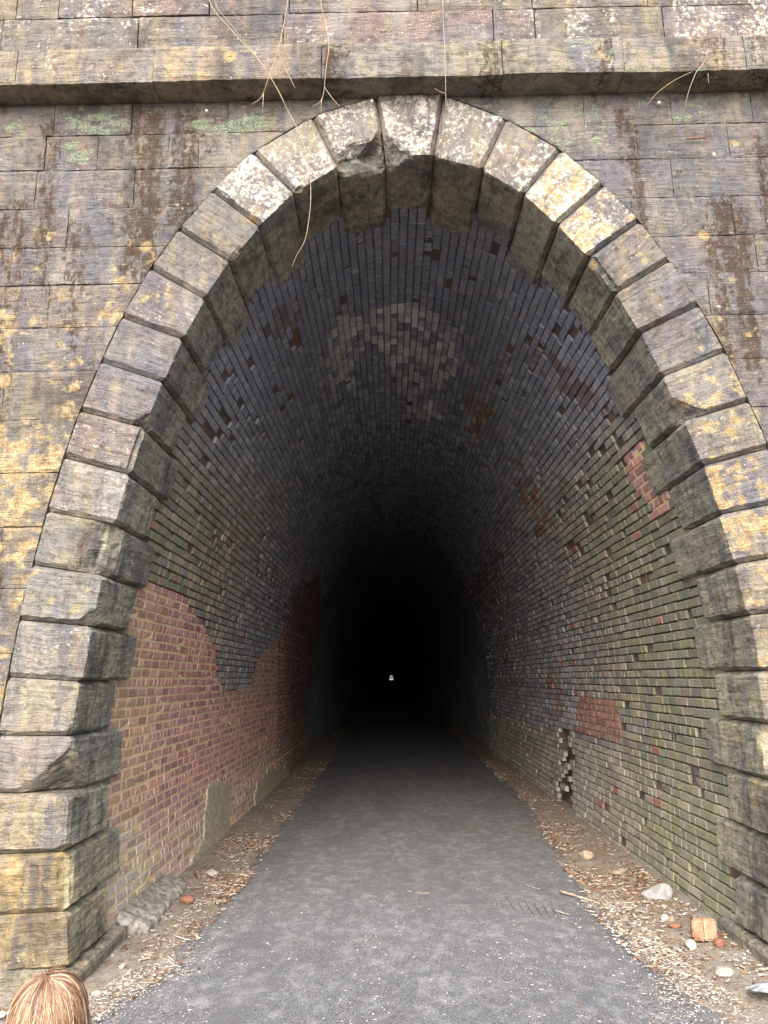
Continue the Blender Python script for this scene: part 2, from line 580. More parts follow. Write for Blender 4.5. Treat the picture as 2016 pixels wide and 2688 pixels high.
# ------------------------------------------------------------------ flat ashlar block with a worn face
def wall_block(name, parent, xa, xb, z0, z1, yf, depth, kind, tint, seed, res=0.028, gap=0.0028, edge=0.008, relief=0.006, tmpl=None):
    """xa, xb: functions of z giving the side edges; front at y = yf"""
    z0 += gap
    z1 -= gap
    nvz = max(3, int((z1 - z0) / res) + 1)
    wmax = max(xb(z0 + (z1 - z0) * k / 4) - xa(z0 + (z1 - z0) * k / 4) for k in range(5))
    nux = max(3, int(wmax / res) + 1)
    V, W, G = [], [], []
    idx = {}
    rng = random.Random(seed)
    ox, oz = rng.uniform(-40, 40), rng.uniform(-40, 40)
    jl, jr = rng.uniform(-.004, .004), rng.uniform(-.004, .004)
    push = rng.uniform(-0.006, 0.006)
    for j in range(nvz):
        tz = j / (nvz - 1)
        zz = z0 + (z1 - z0) * tz
        a, b = xa(zz) + gap, xb(zz) - gap
        if b < a + 0.004:
            b = a + 0.004
        for i in range(nux):
            tx = i / (nux - 1)
            x = a + (b - a) * tx
            de = min(tx * (b - a), (1 - tx) * (b - a), tz * (z1 - z0), (1 - tz) * (z1 - z0))
            y = yf + push
            ragged = 0.5 + 0.9 * abs(nz(x * 9 + ox, 2, zz * 9 + oz))
            y += edge * ragged * max(0, 1 - de / 0.022)
            bed = fbm((x + ox) * 1.6, 0.0, (zz + oz) * 15, 4)
            y -= relief * bed + 0.5 * relief * nz((x + ox) * 22, 5, (zz + oz) * 40)
            zz2 = zz
            xx2 = x
            if de < 1e-6:
                wob = 0.006 * nz(x * 14 + ox, 1, zz * 14 + oz)
                if tz in (0.0, 1.0):
                    zz2 += wob * (1 if tz == 0 else -1) * 0.7
                else:
                    xx2 += wob * 0.5
            idx[i, j] = len(V)
            V.append((xx2, y, zz2))
            o_, w_, b_, g_ = wear_at(x, y, zz, kind)
            W.append((o_, w_, b_, g_))
            G.append((x + ox, 0, zz + oz))
    F = []
    for j in range(nvz - 1):
        for i in range(nux - 1):
            F.append((idx[i, j], idx[i + 1, j], idx[i + 1, j + 1], idx[i, j + 1]))
    # sides and back
    ring = [idx[i, 0] for i in range(nux)] + [idx[nux - 1, j] for j in range(1, nvz)] + \
           [idx[i, nvz - 1] for i in range(nux - 2, -1, -1)] + [idx[0, j] for j in range(nvz - 2, 0, -1)]
    base = len(V)
    for k in ring:
        x, y, z = V[k]
        V.append((x, yf + depth, z))
        W.append((0.05, 0.05, 0.0, W[k][3] * 0.3))
        G.append((G[k][0], depth, G[k][2]))
    m = len(ring)
    for k in range(m):
        F.append((ring[(k + 1) % m], ring[k], base + k, base + (k + 1) % m))
    F.append(tuple(base + k for k in range(m)))
    fk = {'wall': 0.62, 'cornice': 0.84, 'parapet': 0.72}[kind]
    tint = tuple(v * fk for v in tint)
    col = [(*tint, 1)] * len(V)
    o = mesh_object(name, V, F, M_STONE, parent, {'Col': col, 'wear': W, 'gc': G})
    return o


# ------------------------------------------------------------------ voussoir: wedge with V-jointed sides, optional broken corners
CHIPS = {8 - 1: [((.72, .10, .68), .17)], 3: [((.55, .66, .5), .205)], 10: [((.6, .62, .5), .085)], 6: [((.55, .66, .5), .075)], 4: [((.55, .66, .5), .055)],
         17: [((.70, -.05, .70), .115), ((.5, -.66, .55), .15, 1)], 18: [((.55, .60, .58), .135)], 26: [((.58, -.64, .5), .13, 1)], 23: [((.75, .05, .65), .045)],
         33: [((.66, .3, .68), .15), ((.6, -.5, .6), .1, 1)], 9: [((.7, 0, .7), .035)], 16: [((.62, .5, .6), .05)], 1: [((.7, 0, .7), .05)], 2: [((.6, .6, .52), .05)],
         12: [((.55, .66, .5), .03)], 14: [((.55, -.66, .5), .03, 1)], 21: [((.55, .6, .5), .03)], 19: [((.55, .66, .5), .03)]}


def voussoir(i, parent):
    a0, a1 = np.array(JIN[i]), np.array(JIN[i + 1])
    b0, b1 = np.array(JOUT[i]), np.array(JOUT[i + 1])
    D = DEPTH[i]
    rad = 0.5 * (np.linalg.norm(b0 - a0) + np.linalg.norm(b1 - a1))
    hin = np.linalg.norm(a1 - a0)
    cham, cdep = 0.031, 0.042
    us = [0, cdep / rad] + list(np.linspace(cdep / rad, 1, 18)[1:])
    wsd = [0, cdep] + list(np.linspace(cdep, D, 18)[1:])
    vs_ = [0, 0.02] + list(np.linspace(0.02, .98, 15)[1:-1]) + [.98, 1]
    nu, nv, nw = len(us), len(vs_), len(wsd)
    rng = random.Random(100 + i)
    ox, oz = rng.uniform(-40, 40), rng.uniform(-40, 40)
    push = rng.uniform(-0.010, 0.012)
    spush = rng.uniform(-0.012, 0.010)
    V, W, G, SOFF_LIGHT, idx = [], [], [], [], {}
    chips = CHIPS.get(i, [])
    och = max(0, rng.uniform(-0.25, 0.45))
    wht = rng.uniform(0.05, 0.35)
    if i >= 15 and i <= 22:
        wht = rng.uniform(0.55, 0.78)
        och = rng.uniform(0.05, .3)
    if i in (21, 22):
        och = 0.8
    if i >= 26:
        och = 0.5
    if i in (28, 29, 30, 31):
        och = 0.75
    if i in (8, 9):
        wht = 0.45
    if i < 3:
        och = 0.35
    brn = 0.0
    streak_soft = 0.3 if i in (28, 4, 24) else 0.0
    ir = (a0 + a1) / 2 - (b0 + b1) / 2
    ir /= np.linalg.norm(ir)
    tdir = (a1 - a0) / hin

    def vert(iu, iv, iw):
        k = (iu, iv, iw)
        if k in idx:
            return idx[k]
        u, v, wd = us[iu], vs_[iv], wsd[iw]
        hl = hin * (1 - u) + np.linalg.norm(b1 - b0) * u
        dmin = min(wd, u * rad)
        wv_ = 1 + 0.45 * nz(u * rad * 7 + ox, wd * 7, i + (0 if v < .5 else 9)) + 0.3 * nz(u * rad * 19, wd * 19 + ox, i * 3 + (0 if v < .5 else 9))
        c = (cham / hl) * wv_ * max(0.0, 1 - dmin / cdep) + 0.003 / hl
        ve = c + (1 - 2 * c) * v
        p = (a0 * (1 - ve) + a1 * ve) * (1 - u) + (b0 * (1 - ve) + b1 * ve) * u
        q = np.array([u * rad, ve * hl, wd])         # local metric: radial, tangential, depth
        x, z, y = p[0], p[1], wd
        # relief
        bx, bz = q[0] + ox, q[1] + oz
        on_front = iw == 0
        on_soff = iu == 0
        r = fbm(bx * 1.6 + wd * 1.4, 0, bz * 15, 4) * 0.007 + 0.004 * nz(bx * 22, wd * 22, bz * 36)
        if on_front:
            y += push - r
        if on_soff:
            off = r + spush
            x += ir[0] * off
            z += ir[1] * off
        if on_front and on_soff:
            e = 0.004 + 0.010 * abs(nz(bz * 12, i, 3)) + 0.022 * max(0, nz(bz * 4.5, i, 8) - 0.15)
            x -= ir[0] * e
            z -= ir[1] * e
            y += e
        # broken corners
        if iu < nu - 1 and iw < nw - 1:
            for ch in chips:
                nrm = np.array(ch[0])
                nrm = nrm / np.linalg.norm(nrm)
                qq = np.array([u * rad, ve * hl - (hl if len(ch) > 2 else 0), wd])
                dd = ch[1] + 0.024 * nz(bx * 5, wd * 5 + i, bz * 5) + 0.012 * nz(bx * 17, wd * 17, bz * 17) - nrm @ qq
                if dd > 0:
                    mv = nrm * dd
                    x += -ir[0] * mv[0] + tdir[0] * mv[1]
                    z += -ir[1] * mv[0] + tdir[1] * mv[1]
                    y += mv[2]
        idx[k] = len(V)
        V.append((x, y, z))
        patch = 0.5 + 0.5 * nz(x * 2.3, y * 2, z * 2.3)
        front = 1.0 if wd < 0.03 else 0.0
        W.append((och * (0.5 + patch) * front + 0.12, wht * front, brn + streak_soft * (0.4 + 0.6 * patch), 0.12 * (1 - front)))
        G.append((q[0] + ox + wd * .5, wd, q[1] + oz))
        SOFF_LIGHT.append(sstep(0.0, 0.07, y - push) if on_soff or wd > cdep * 1.2 else 0.0)
        return idx[k]

    F = []

    def quad(a, b, c, d):
        F.append((vert(*a), vert(*b), vert(*c), vert(*d)))

    for iu in range(nu - 1):
        for iv in range(nv - 1):
            quad((iu, iv, 0), (iu, iv + 1, 0), (iu + 1, iv + 1, 0), (iu + 1, iv, 0))
            quad((iu, iv, nw - 1), (iu + 1, iv, nw - 1), (iu + 1, iv + 1, nw - 1), (iu, iv + 1, nw - 1))
    for iw in range(nw - 1):
        for iv in range(nv - 1):
            quad((0, iv, iw), (0, iv, iw + 1), (0, iv + 1, iw + 1), (0, iv + 1, iw))
            quad((nu - 1, iv, iw), (nu - 1, iv + 1, iw), (nu - 1, iv + 1, iw + 1), (nu - 1, iv, iw + 1))
    for iu in range(nu - 1):
        for iw in range(nw - 1):
            quad((iu, 0, iw), (iu + 1, 0, iw), (iu + 1, 0, iw + 1), (iu, 0, iw + 1))
            quad((iu, nv - 1, iw), (iu, nv - 1, iw + 1), (iu + 1, nv - 1, iw + 1), (iu + 1, nv - 1, iw))
    if i < 3:
        tint = [lin(158, 140, 100), lin(162, 143, 100), lin(150, 140, 118)][i]
    elif i < 9:
        tint = [lin(142, 136, 124), lin(150, 142, 122), lin(138, 134, 124), lin(136, 134, 124), lin(138, 133, 118), lin(150, 146, 136)][i - 3]
    elif i > 30:
        tint = random.choice([lin(148, 138, 110), lin(142, 132, 108)])
    else:
        tint = random.choice(TINTS)
    # olive undersides, brightened in the colour to stand in for bounced light
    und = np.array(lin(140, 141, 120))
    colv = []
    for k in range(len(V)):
        f_ = SOFF_LIGHT[k]
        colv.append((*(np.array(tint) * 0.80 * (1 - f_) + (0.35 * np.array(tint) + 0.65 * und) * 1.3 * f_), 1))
    o = mesh_object('voussoir', V, F, M_STONE, parent, {'Col': colv, 'wear': W, 'gc': G})
    return o


# ================================================================== THE SETTING
def path_left(y):
    return float(np.interp(y, [-60, -4, -1.5, -.57, .1, 1.14, 2.5, 4, 6.9, 11.7, 21, 700], [-2.4, -2.35, -2.1, -1.9, -1.66, -1.66, -1.60, -1.64, -1.60, -1.6, -1.7, -1.7]))


def path_right(y):
    return float(np.interp(y, [-60, -4, -1.5, -.68, .23, 1.48, 3.7, 6.5, 12, 20, 700], [2.3, 2.2, 1.9, 1.66, 1.52, 1.50, 1.68, 1.86, 1.93, 1.95, 1.95]))


def ground_h(x, y):
    h = 0.014 * fbm(x * 1.7, y * 1.7, 0, 4)
    if abs(x) < 30 and -40 < y < 60:
        l, r = path_left(y), path_right(y)
        d = max(l - x, x - r)
        h += 0.018 * sstep(0.0, 0.5, d) * sstep(-.5, 2.5, y) + 0.014 * sstep(0, .3, d) * nz(x * 5, y * 5, 2) - 0.012
        h -= 0.03 * sstep(0.06, -0.12, d)
    return h


def grid_lines(parts):
    out = []
    for a, b, n in parts:
        out += list(np.linspace(a, b, n, endpoint=False))
    out.append(parts[-1][1])
    return out


gx = grid_lines([(-600, -40, 8), (-40, -8, 10), (-8, -3.2, 14), (-3.2, -1.2, 34), (-1.2, 1.1, 10), (1.1, 3.2, 36), (3.2, 8, 14), (8, 40, 10), (40, 600, 8)])
gy = grid_lines([(-600, -40, 8), (-40, -6, 14), (-6, -1.5, 30), (-1.5, 5, 100), (5, 15, 50), (15, 60, 20), (60, 700, 20), (700, 2500, 8)])
V = [(x, y, ground_h(x, y)) for y in gy for x in gx]
nxg = len(gx)
F = [(j * nxg + i, j * nxg + i + 1, (j + 1) * nxg + i + 1, (j + 1) * nxg + i) for j in range(len(gy) - 1) for i in range(nxg - 1)]
g = mesh_object('ground', V, F, M_DIRT, smooth=True)
tag(g, "brown dirt and dust ground beside the tunnel path", kind='structure')

# asphalt path
py_ = grid_lines([(-60, -6, 30), (-6, 6, 240), (6, 20, 120), (20, 60, 40), (60, 1000, 40)])
V, F = [], []
NPX = 22
for y in py_:
    l = path_left(y) + 0.07 * nz(y * 2.3, 0, 0) + 0.035 * nz(y * 11, 4, 0)
    r = path_right(y) + 0.07 * nz(y * 2.1, 9, 0) + 0.035 * nz(y * 12, 7, 0)
    for i in range(NPX + 1):
        t = i / NPX
        crown = 0.012 * (1 - (2 * t - 1) ** 2)
        e = -0.02 if i in (0, NPX) else 0.0
        V.append((l + (r - l) * t, y, 0.012 + crown + e + 0.003 * nz(t * 9, y * 2, 5)))
for j in range(len(py_) - 1):
    for i in range(NPX):
        a = j * (NPX + 1) + i
        F.append((a, a + 1, a + NPX + 2, a + NPX + 1))
path = mesh_object('path', V, F, M_ASPH, smooth=True)
tag(path, "dusty dark asphalt path running into the tunnel", kind='structure')
scuff = []
for k in range(6):
    c = at(1330 + 23 * k, 2352 + 4 * k, 2, 0.02)
    d = at(1358 + 23 * k, 2398 + 4 * k, 2, 0.02)
    sv, sf = [], []
    for q in range(8):
        t = q / 7
        p = c + (d - c) * t
        wd = 0.006 * math.sin(math.pi * t) + 0.002 + 0.005 * nz(q, k, 0)
        z = 0.0265 + 0.012 * 0
        sv += [(p[0] - wd, p[1], z), (p[0] + wd, p[1] - wd * .3, z)]
    for q in range(7):
        sf.append((2 * q, 2 * q + 1, 2 * q + 3, 2 * q + 2))
    scuff.append((sv, sf))
M_SCUFF = simple_material("dark_scuff", lin(84, 84, 86), lin(116, 115, 116), 60)
for sv, sf in scuff:
    sv = [(x, y, z + 0.006) for x, y, z in sv]
    mesh_object('scuff_mark', sv, sf, M_SCUFF, path)

# wooded cutting and hill over the tunnel
hx = grid_lines([(-120, -20, 12), (-20, -5.45, 12), (-5.45, 5.45, 8), (5.45, 20, 12), (20, 120, 12)])
hy = grid_lines([(-30, 0.5, 24), (0.5, 0.9, 1), (0.9, 20, 14), (20, 980, 24)])
V, F = [], []
for y in hy:
    for x in hx:
        ax = abs(x)
        side = min(16.0, max(0.0, ax - 6.8) * 0.62) * sstep(-30, -8, y) - 0.15
        z = side
        if y > 0.85:
            z = max(side, 8.0 + 0.32 * (min(y, 200) - 0.9))
        elif y > 0.45:
            z = side if ax > 5.5 else 7.9
        z += (0.25 * fbm(x * .4, y * .4, 1, 3)) * (1 if ax > 7 else 0)
        V.append((x, y, z))
n_ = len(hx)
for j in range(len(hy) - 1):
    for i in range(n_ - 1):
        cxm = (hx[i] + hx[i + 1]) / 2
        if abs(cxm) < 5.45 and hy[j] < 0.45:
            continue
        F.append((j * n_ + i, j * n_ + i + 1, (j + 1) * n_ + i + 1, (j + 1) * n_ + i))
hill = mesh_object('hill', V, F, M_HILL, smooth=False)
tag(hill, "leaf covered hillside rising behind and beside the portal", kind='structure')

# ================================================================== STONE PORTAL
portal = empty('stone_portal', loc=(0, 0, 0))
tag(portal, "weathered stone tunnel portal with arch of projecting voussoirs and cornice", 'tunnel portal')

ring = empty('arch_ring', portal)
for i in range(NB):
    voussoir(i, ring)

# spandrel courses
ZC = [0.0, 0.36, 0.76, 1.17, 1.60, 2.06, 2.51, 2.95, 3.35, 3.755, 4.135, 4.49, 4.843, 5.16, 5.498, 5.843, 6.155, 6.45]
JL = {16: [-2.79, -2.16, -1.38], 15: [-2.84, -2.42, -1.85, -1.61], 14: [-2.89, -2.11], 13: [-2.61], 12: [-3.03], 11: [-2.71], 10: [-3.15], 9: [-2.99], 8: [-3.25], 7: [-3.0]}
JR = {16: [1.49, 2.19, 2.84], 15: [1.89, 2.62], 14: [2.14], 13: [2.58], 12: [2.72], 11: [2.32], 10: [2.9], 9: [3.0]}
# mortar core behind the facing
spandrel = empty('spandrel_wall', portal)
V, F = [], []
_ol = [(x, z) for x, z in zip(_oc[:, 0], _oc[:, 1])]
core_l = [(p[0] + 0.06, p[1] - 0.03) for p in _ol[:_top + 1]]
core_r = [(p[0] - 0.06, p[1] - 0.03) for p in _ol[_top:]]
poly = [(-5.45, 0)] + [(core_l[0][0], 0)] + core_l + core_r + [(core_r[-1][0], 0), (5.45, 0), (5.45, 7.9), (-5.45, 7.9)]
bm = bmesh.new()
fv = [bm.verts.new((x, 0.13, z)) for x, z in poly]
f = bm.faces.new(fv)
ex = bmesh.ops.extrude_face_region(bm, geom=[f])
for v in ex['geom']:
    if isinstance(v, bmesh.types.BMVert):
        v.co.y = 0.60
bmesh.ops.triangulate(bm, faces=bm.faces[:])
bmesh.ops.recalc_face_normals(bm, faces=bm.faces[:])
me = bpy.data.meshes.new('core')
bm.to_mesh(me)
bm.free()
me.materials.append(M_JOINT)
co = bpy.data.objects.new('core', me)
C.objects.link(co)
co.parent = spandrel

rngw = random.Random(5)
sid = 0
for c in range(len(ZC) - 1):
    z0, z1 = ZC[c], ZC[c + 1]
    for side in (-1, 1):
        J = list((JL if side < 0 else JR).get(c, []))
        e = abs(J[0 if side < 0 else -1]) if J else 2.95 + rngw.uniform(0, .5)
        if not J:
            J = [side * e]
        p = e
        while p < 5.4:
            p += rngw.uniform(0.55, 1.05)
            if p > 5.1:
                p = 5.42
            J.append(side * p)
        J = sorted(J)
        if side < 0:
            edges = [(lambda z, v=v: v) for v in J] + [lambda z: xl(min(z, 6.44)) - 0.015]
        else:
            edges = [lambda z: xr(min(z, 6.44)) + 0.015] + [(lambda z, v=v: v) for v in J]
        for k in range(len(edges) - 1):
            zm = (z0 + z1) / 2
            sid += 1
            if edges[k + 1](z0) - edges[k](z0) < 0.03:
                continue
            tint = rngw.choice(TINTS)
            if side < 0 and z1 < 4.2:
                tint = rngw.choice([lin(132, 125, 110), lin(124, 118, 108), lin(138, 128, 110)])
            elif side > 0 and z1 > 5.4:
                tint = rngw.choice([lin(102, 104, 104), lin(110, 108, 110), lin(114, 108, 112)])
            far = abs(edges[k](zm)) > 3.6 and abs(edges[k + 1](zm)) > 3.6
            wall_block('stone', spandrel, edges[k], edges[k + 1], z0, z1, 0.018, 0.30, 'wall', tint, sid, res=0.06 if far else 0.026)

# cornice
cornice = empty('cornice', portal)
CJ = [-5.42, -4.2, -3.02, -1.935, -0.608, 0.817, 1.766, 2.721, 3.9, 5.42]
for k in range(len(CJ) - 1):
    a, b = CJ[k], CJ[k + 1]
    o = wall_block('cornice_stone', cornice, lambda z, v=a: v, lambda z, v=b: v, 6.452, 6.775, -0.205, 0.62, 'cornice',
                   rngw.choice([lin(150, 138, 116), lin(142, 132, 114), lin(138, 132, 118)]), 900 + k, res=0.028, gap=0.003, edge=0.012, relief=0.006)
# parapet
parapet = empty('parapet', portal)
PC = [(6.775, 7.30, [-5.42, -4.4, -3.3, -2.16, -0.948, 0.80, 1.145, 2.21, 3.4, 4.5, 5.42]),
      (7.30, 7.66, [-5.42, -4.3, -3.2, -2.84, -2.218, -1.572, -0.9, 0.176, 1.135, 2.1, 3.0, 4.2, 5.42]),
      (7.66, 8.0, [-5.42, -4.6, -3.5, -2.5, -1.4, -0.3, 0.7, 1.8, 2.9, 4.0, 5.42])]
for z0, z1, xs in PC:
    for k in range(len(xs) - 1):
        sid += 1
        wall_block('parapet_stone', parapet, lambda z, v=xs[k]: v, lambda z, v=xs[k + 1]: v, z0, z1, 0.03, 0.5, 'parapet',
                   rngw.choice([lin(138, 128, 112), lin(128, 118, 110), lin(134, 118, 112), lin(124, 118, 106)]), sid, res=0.03, gap=0.005)

# plinth under each jamb
plinth = empty('plinth', portal)
for side, xi, tint in ((-1, -2.135, lin(150, 142, 118)), (1, 2.255, lin(138, 132, 112))):
    for (ya, yb) in ((-0.03, 0.45), (0.455, 0.93)):
        V, F, W, G = [], [], [], []
        x0, x1 = (xi - 0.72, xi) if side < 0 else (xi, xi + 0.72)
        nx_, ny_, nz2 = 16, 12, 6
        idx = {}
        sd_ = random.Random(int(ya * 100) + side)
        oo = sd_.uniform(0, 50)

        def pv(i, j, k):
            if (i, j, k) not in idx:
                t = (i / nx_, j / ny_, k / nz2)
                p = [x0 + (x1 - x0) * t[0], ya + (yb - ya) * t[1], -0.12 + 0.20 * t[2]]
                q = 0.006 * nz(p[0] * 9 + oo, p[1] * 9, p[2] * 9)
                ends = sum(1 for v in t if v in (0.0, 1.0))
                if ends >= 2:
                    ctr = [(x0 + x1) / 2, (ya + yb) / 2, -0.02]
                    for a_ in range(3):
                        if t[a_] in (0.0, 1.0):
                            p[a_] += (0.010 + 0.006 * nz(p[0] * 15, p[1] * 15, oo)) * (1 if t[a_] == 0 else -1)
                p = [p[0] + q, p[1] + q, p[2] + q]
                idx[i, j, k] = len(V)
                V.append(p)
                W.append((0.15, 0.12, 0, 0.3))
                G.append((p[1] + oo, p[0], p[2]))
            return idx[i, j, k]
        for i in range(nx_):
            for j in range(ny_):
                F.append((pv(i, j, nz2), pv(i + 1, j, nz2), pv(i + 1, j + 1, nz2), pv(i, j + 1, nz2)))
        for i in range(nx_):
            for k in range(nz2):
                F.append((pv(i, 0, k), pv(i + 1, 0, k), pv(i + 1, 0, k + 1), pv(i, 0, k + 1)))
                F.append((pv(i, ny_, k), pv(i, ny_, k + 1), pv(i + 1, ny_, k + 1), pv(i + 1, ny_, k)))
        for j in range(ny_):
            for k in range(nz2):
                F.append((pv(0, j, k), pv(0, j, k + 1), pv(0, j + 1, k + 1), pv(0, j + 1, k)))
                F.append((pv(nx_, j, k), pv(nx_, j + 1, k), pv(nx_, j + 1, k + 1), pv(nx_, j, k + 1)))
        mesh_object('plinth_stone', V, F, M_STONE, plinth, {'Col': [(*tint, 1)] * len(V), 'wear': W, 'gc': G})

# ================================================================== BRICK LINING
S = 1.2152
sc = lambda pts: [(x * S, y * S) for x, y in pts]
RED_L = sc([(318, 1255), (398, 1292), (437, 1345), (468, 1400), (470, 1450), (487, 1497), (545, 1482), (560, 1425), (600, 1385), (640, 1310), (690, 1235), (720, 1720), (200, 2160), (225, 1800), (240, 1500), (275, 1325)])
RED_R = sc([(1245, 1498), (1335, 1515), (1345, 1607), (1245, 1582)])
RED_R2 = sc([(1348, 985), (1385, 958), (1445, 1085), (1420, 1118), (1385, 1075), (1355, 1040)])
REDDISH = [sc([(1000, 800), (1045, 800), (1075, 900), (1060, 970), (1005, 930)]), sc([(1090, 985), (1150, 1000), (1210, 1180), (1170, 1190), (1110, 1060)]),
           sc([(600, 1020), (560, 1130), (580, 1140), (625, 1040)]),
           sc([(1180, 1450), (1215, 1460), (1215, 1560), (1190, 1550)]), sc([(1050, 1240), (1090, 1250), (1085, 1330), (1050, 1310)])]
WHITE = [sc([(800, 690), (900, 690), (930, 800), (890, 870), (830, 800)]), sc([(718, 700), (790, 655), (850, 645), (930, 665), (965, 700), (995, 800), (955, 830), (920, 760), (850, 735), (775, 760), (750, 850), (705, 800)]),
         sc([(870, 860), (950, 870), (960, 910), (880, 905)]), sc([(905, 700), (960, 740), (965, 790), (930, 785)])]
MAROON = [sc([(1185, 740), (1330, 900), (1300, 930), (1200, 830), (1140, 760)]), sc([(620, 1290), (690, 1240), (700, 1640), (610, 1690)]), sc([(560, 700), (640, 620), (660, 660), (600, 740)]),
          sc([(1060, 1180), (1090, 1200), (1060, 1330), (1010, 1300)])]
CRACK = sc([(1203, 1565), (1232, 1580), (1240, 1650), (1232, 1755), (1192, 1745), (1212, 1660)])
MISS_ZONES = [(sc([(1330, 880), (1420, 940), (1480, 1150), (1440, 1300), (1260, 1290), (1180, 1130), (1250, 1020)]), 0.16),
              (sc([(430, 840), (620, 700), (680, 760), (560, 1010), (420, 1090), (390, 960)]), 0.15), (sc([(1340, 1510), (1545, 1560), (1540, 1690), (1330, 1620)]), 0.13),
              (sc([(800, 540), (1000, 540), (1060, 640), (830, 620)]), 0.10), (sc([(320, 1000), (430, 1000), (480, 1250), (330, 1290)]), 0.05)]
COURSE = 0.0808
NC = int(SLEN / COURSE)
YEND = 15.0
lining = empty('brick_lining', loc=(0, 0, 0))
tag(lining, "arched tunnel lining of mossy dark brick with red repointed patches", 'tunnel lining')


def smooth_red(px):
    x, y = px
    if in_poly(x, y, RED_L):
        return 1
    if in_poly(x, y, RED_R):
        return 2
    if in_poly(x, y, RED_R2):
        return 3
    return 0


rb = random.Random(11)


def brick_colour(P, y, zone):
    """returns linear colour, wear (moss, soot, red)"""
    px = proj(P)
    X, Y = px[0] / S, px[1] / S
    x, z = P[0], P[2]
    j = rb.random
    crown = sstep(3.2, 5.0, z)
    if zone in (1, 2, 3):
        base = rb.choice([(172, 128, 118), (162, 117, 111), (176, 134, 122), (156, 120, 120), (168, 128, 120), (148, 112, 114)])
        if zone == 2:
            base = rb.choice([(136, 106, 96), (128, 99, 91), (142, 111, 99)])
        if zone == 1:
            tan = 0.7 * sstep(400, 260, X) + 0.5 * sstep(1740, 1900, Y)
            tan = max(tan, 0.75 * sstep(1.0, 0.2, z) * (0.6 + 0.4 * j()))
            tan = min(1, tan * (0.7 + 0.5 * j()))
            t = rb.choice([(172, 146, 110), (164, 140, 112), (170, 148, 124)])
            if z < 0.75:
                t = rb.choice([(176, 166, 154), (168, 158, 146), (178, 166, 136)])
            base = tuple(a * (1 - tan) + b * tan for a, b in zip(base, t))
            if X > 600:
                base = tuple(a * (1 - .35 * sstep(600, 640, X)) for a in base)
        k = 0.90 + 0.2 * j()
        return lin(*[min(255, v * k) for v in base]), (0.12 * j(), 0.05, 1)
    base = rb.choice([(134, 130, 112), (124, 120, 110), (140, 130, 112), (120, 118, 116), (146, 136, 118), (114, 110, 106), (132, 118, 106)])
    base = np.array(base, float)
    dark = rb.choice([(134, 138, 152), (122, 126, 140), (142, 146, 158), (112, 116, 130), (148, 149, 156)])
    t = max(crown, 0.75 * sstep(2.6, 6.5, y))
    base = base * (1 - t) + np.array(dark) * t
    moss = 0.58 * (1 - 0.85 * crown) * sstep(5.5, 1.6, y) + 0.1
    soot_and_light = 0.85 * crown * (1 - 0.6 * sstep(2.2, 6, y)) + 0.12 * sstep(3, 8, y) + 0.08  # crown soot, thinned with depth: extra interior light put into the colour
    if x > 0:
        moss += 0.08
        if z < 1.0:
            base = base * 0.5 + np.array((156, 150, 128)) * 0.5
    r = j()
    for pol in REDDISH:
        if in_poly(px[0], px[1], pol) and r < 0.38:
            base = np.array(rb.choice([(140, 108, 96), (130, 100, 90), (146, 114, 100), (126, 106, 98)]), float)
            moss *= 0.3
            soot_and_light *= 0.35
    for pol in MAROON:
        if in_poly(px[0] + 20 * nz(x * 3, y * 3, 4), px[1] + 20 * nz(x * 3, y * 3, 9), pol) and r < 0.75:
            base = np.array(rb.choice([(104, 92, 96), (96, 86, 90), (112, 100, 100), (110, 108, 116)]), float)
            moss = 0
            soot_and_light *= 0.4
    for pol in WHITE:
        if in_poly(px[0] + 34 * nz(x * 3, y * 3, 0), px[1] + 34 * nz(x * 3, y * 3, 7), pol) and r < 0.74:
            base = np.array(rb.choice([(168, 170, 168), (178, 179, 176), (160, 162, 163), (152, 154, 158)]), float)
            moss = 0
            soot_and_light = 0.12
    if r > 0.99 and z < 3.8:
        base = np.array(rb.choice([(146, 104, 90), (138, 100, 88)]), float)
        moss *= 0.2
        soot_and_light *= 0.2
    k = 0.90 + 0.2 * j()
    return lin(*[min(255, v * k) for v in base]), (moss, soot_and_light, 0)


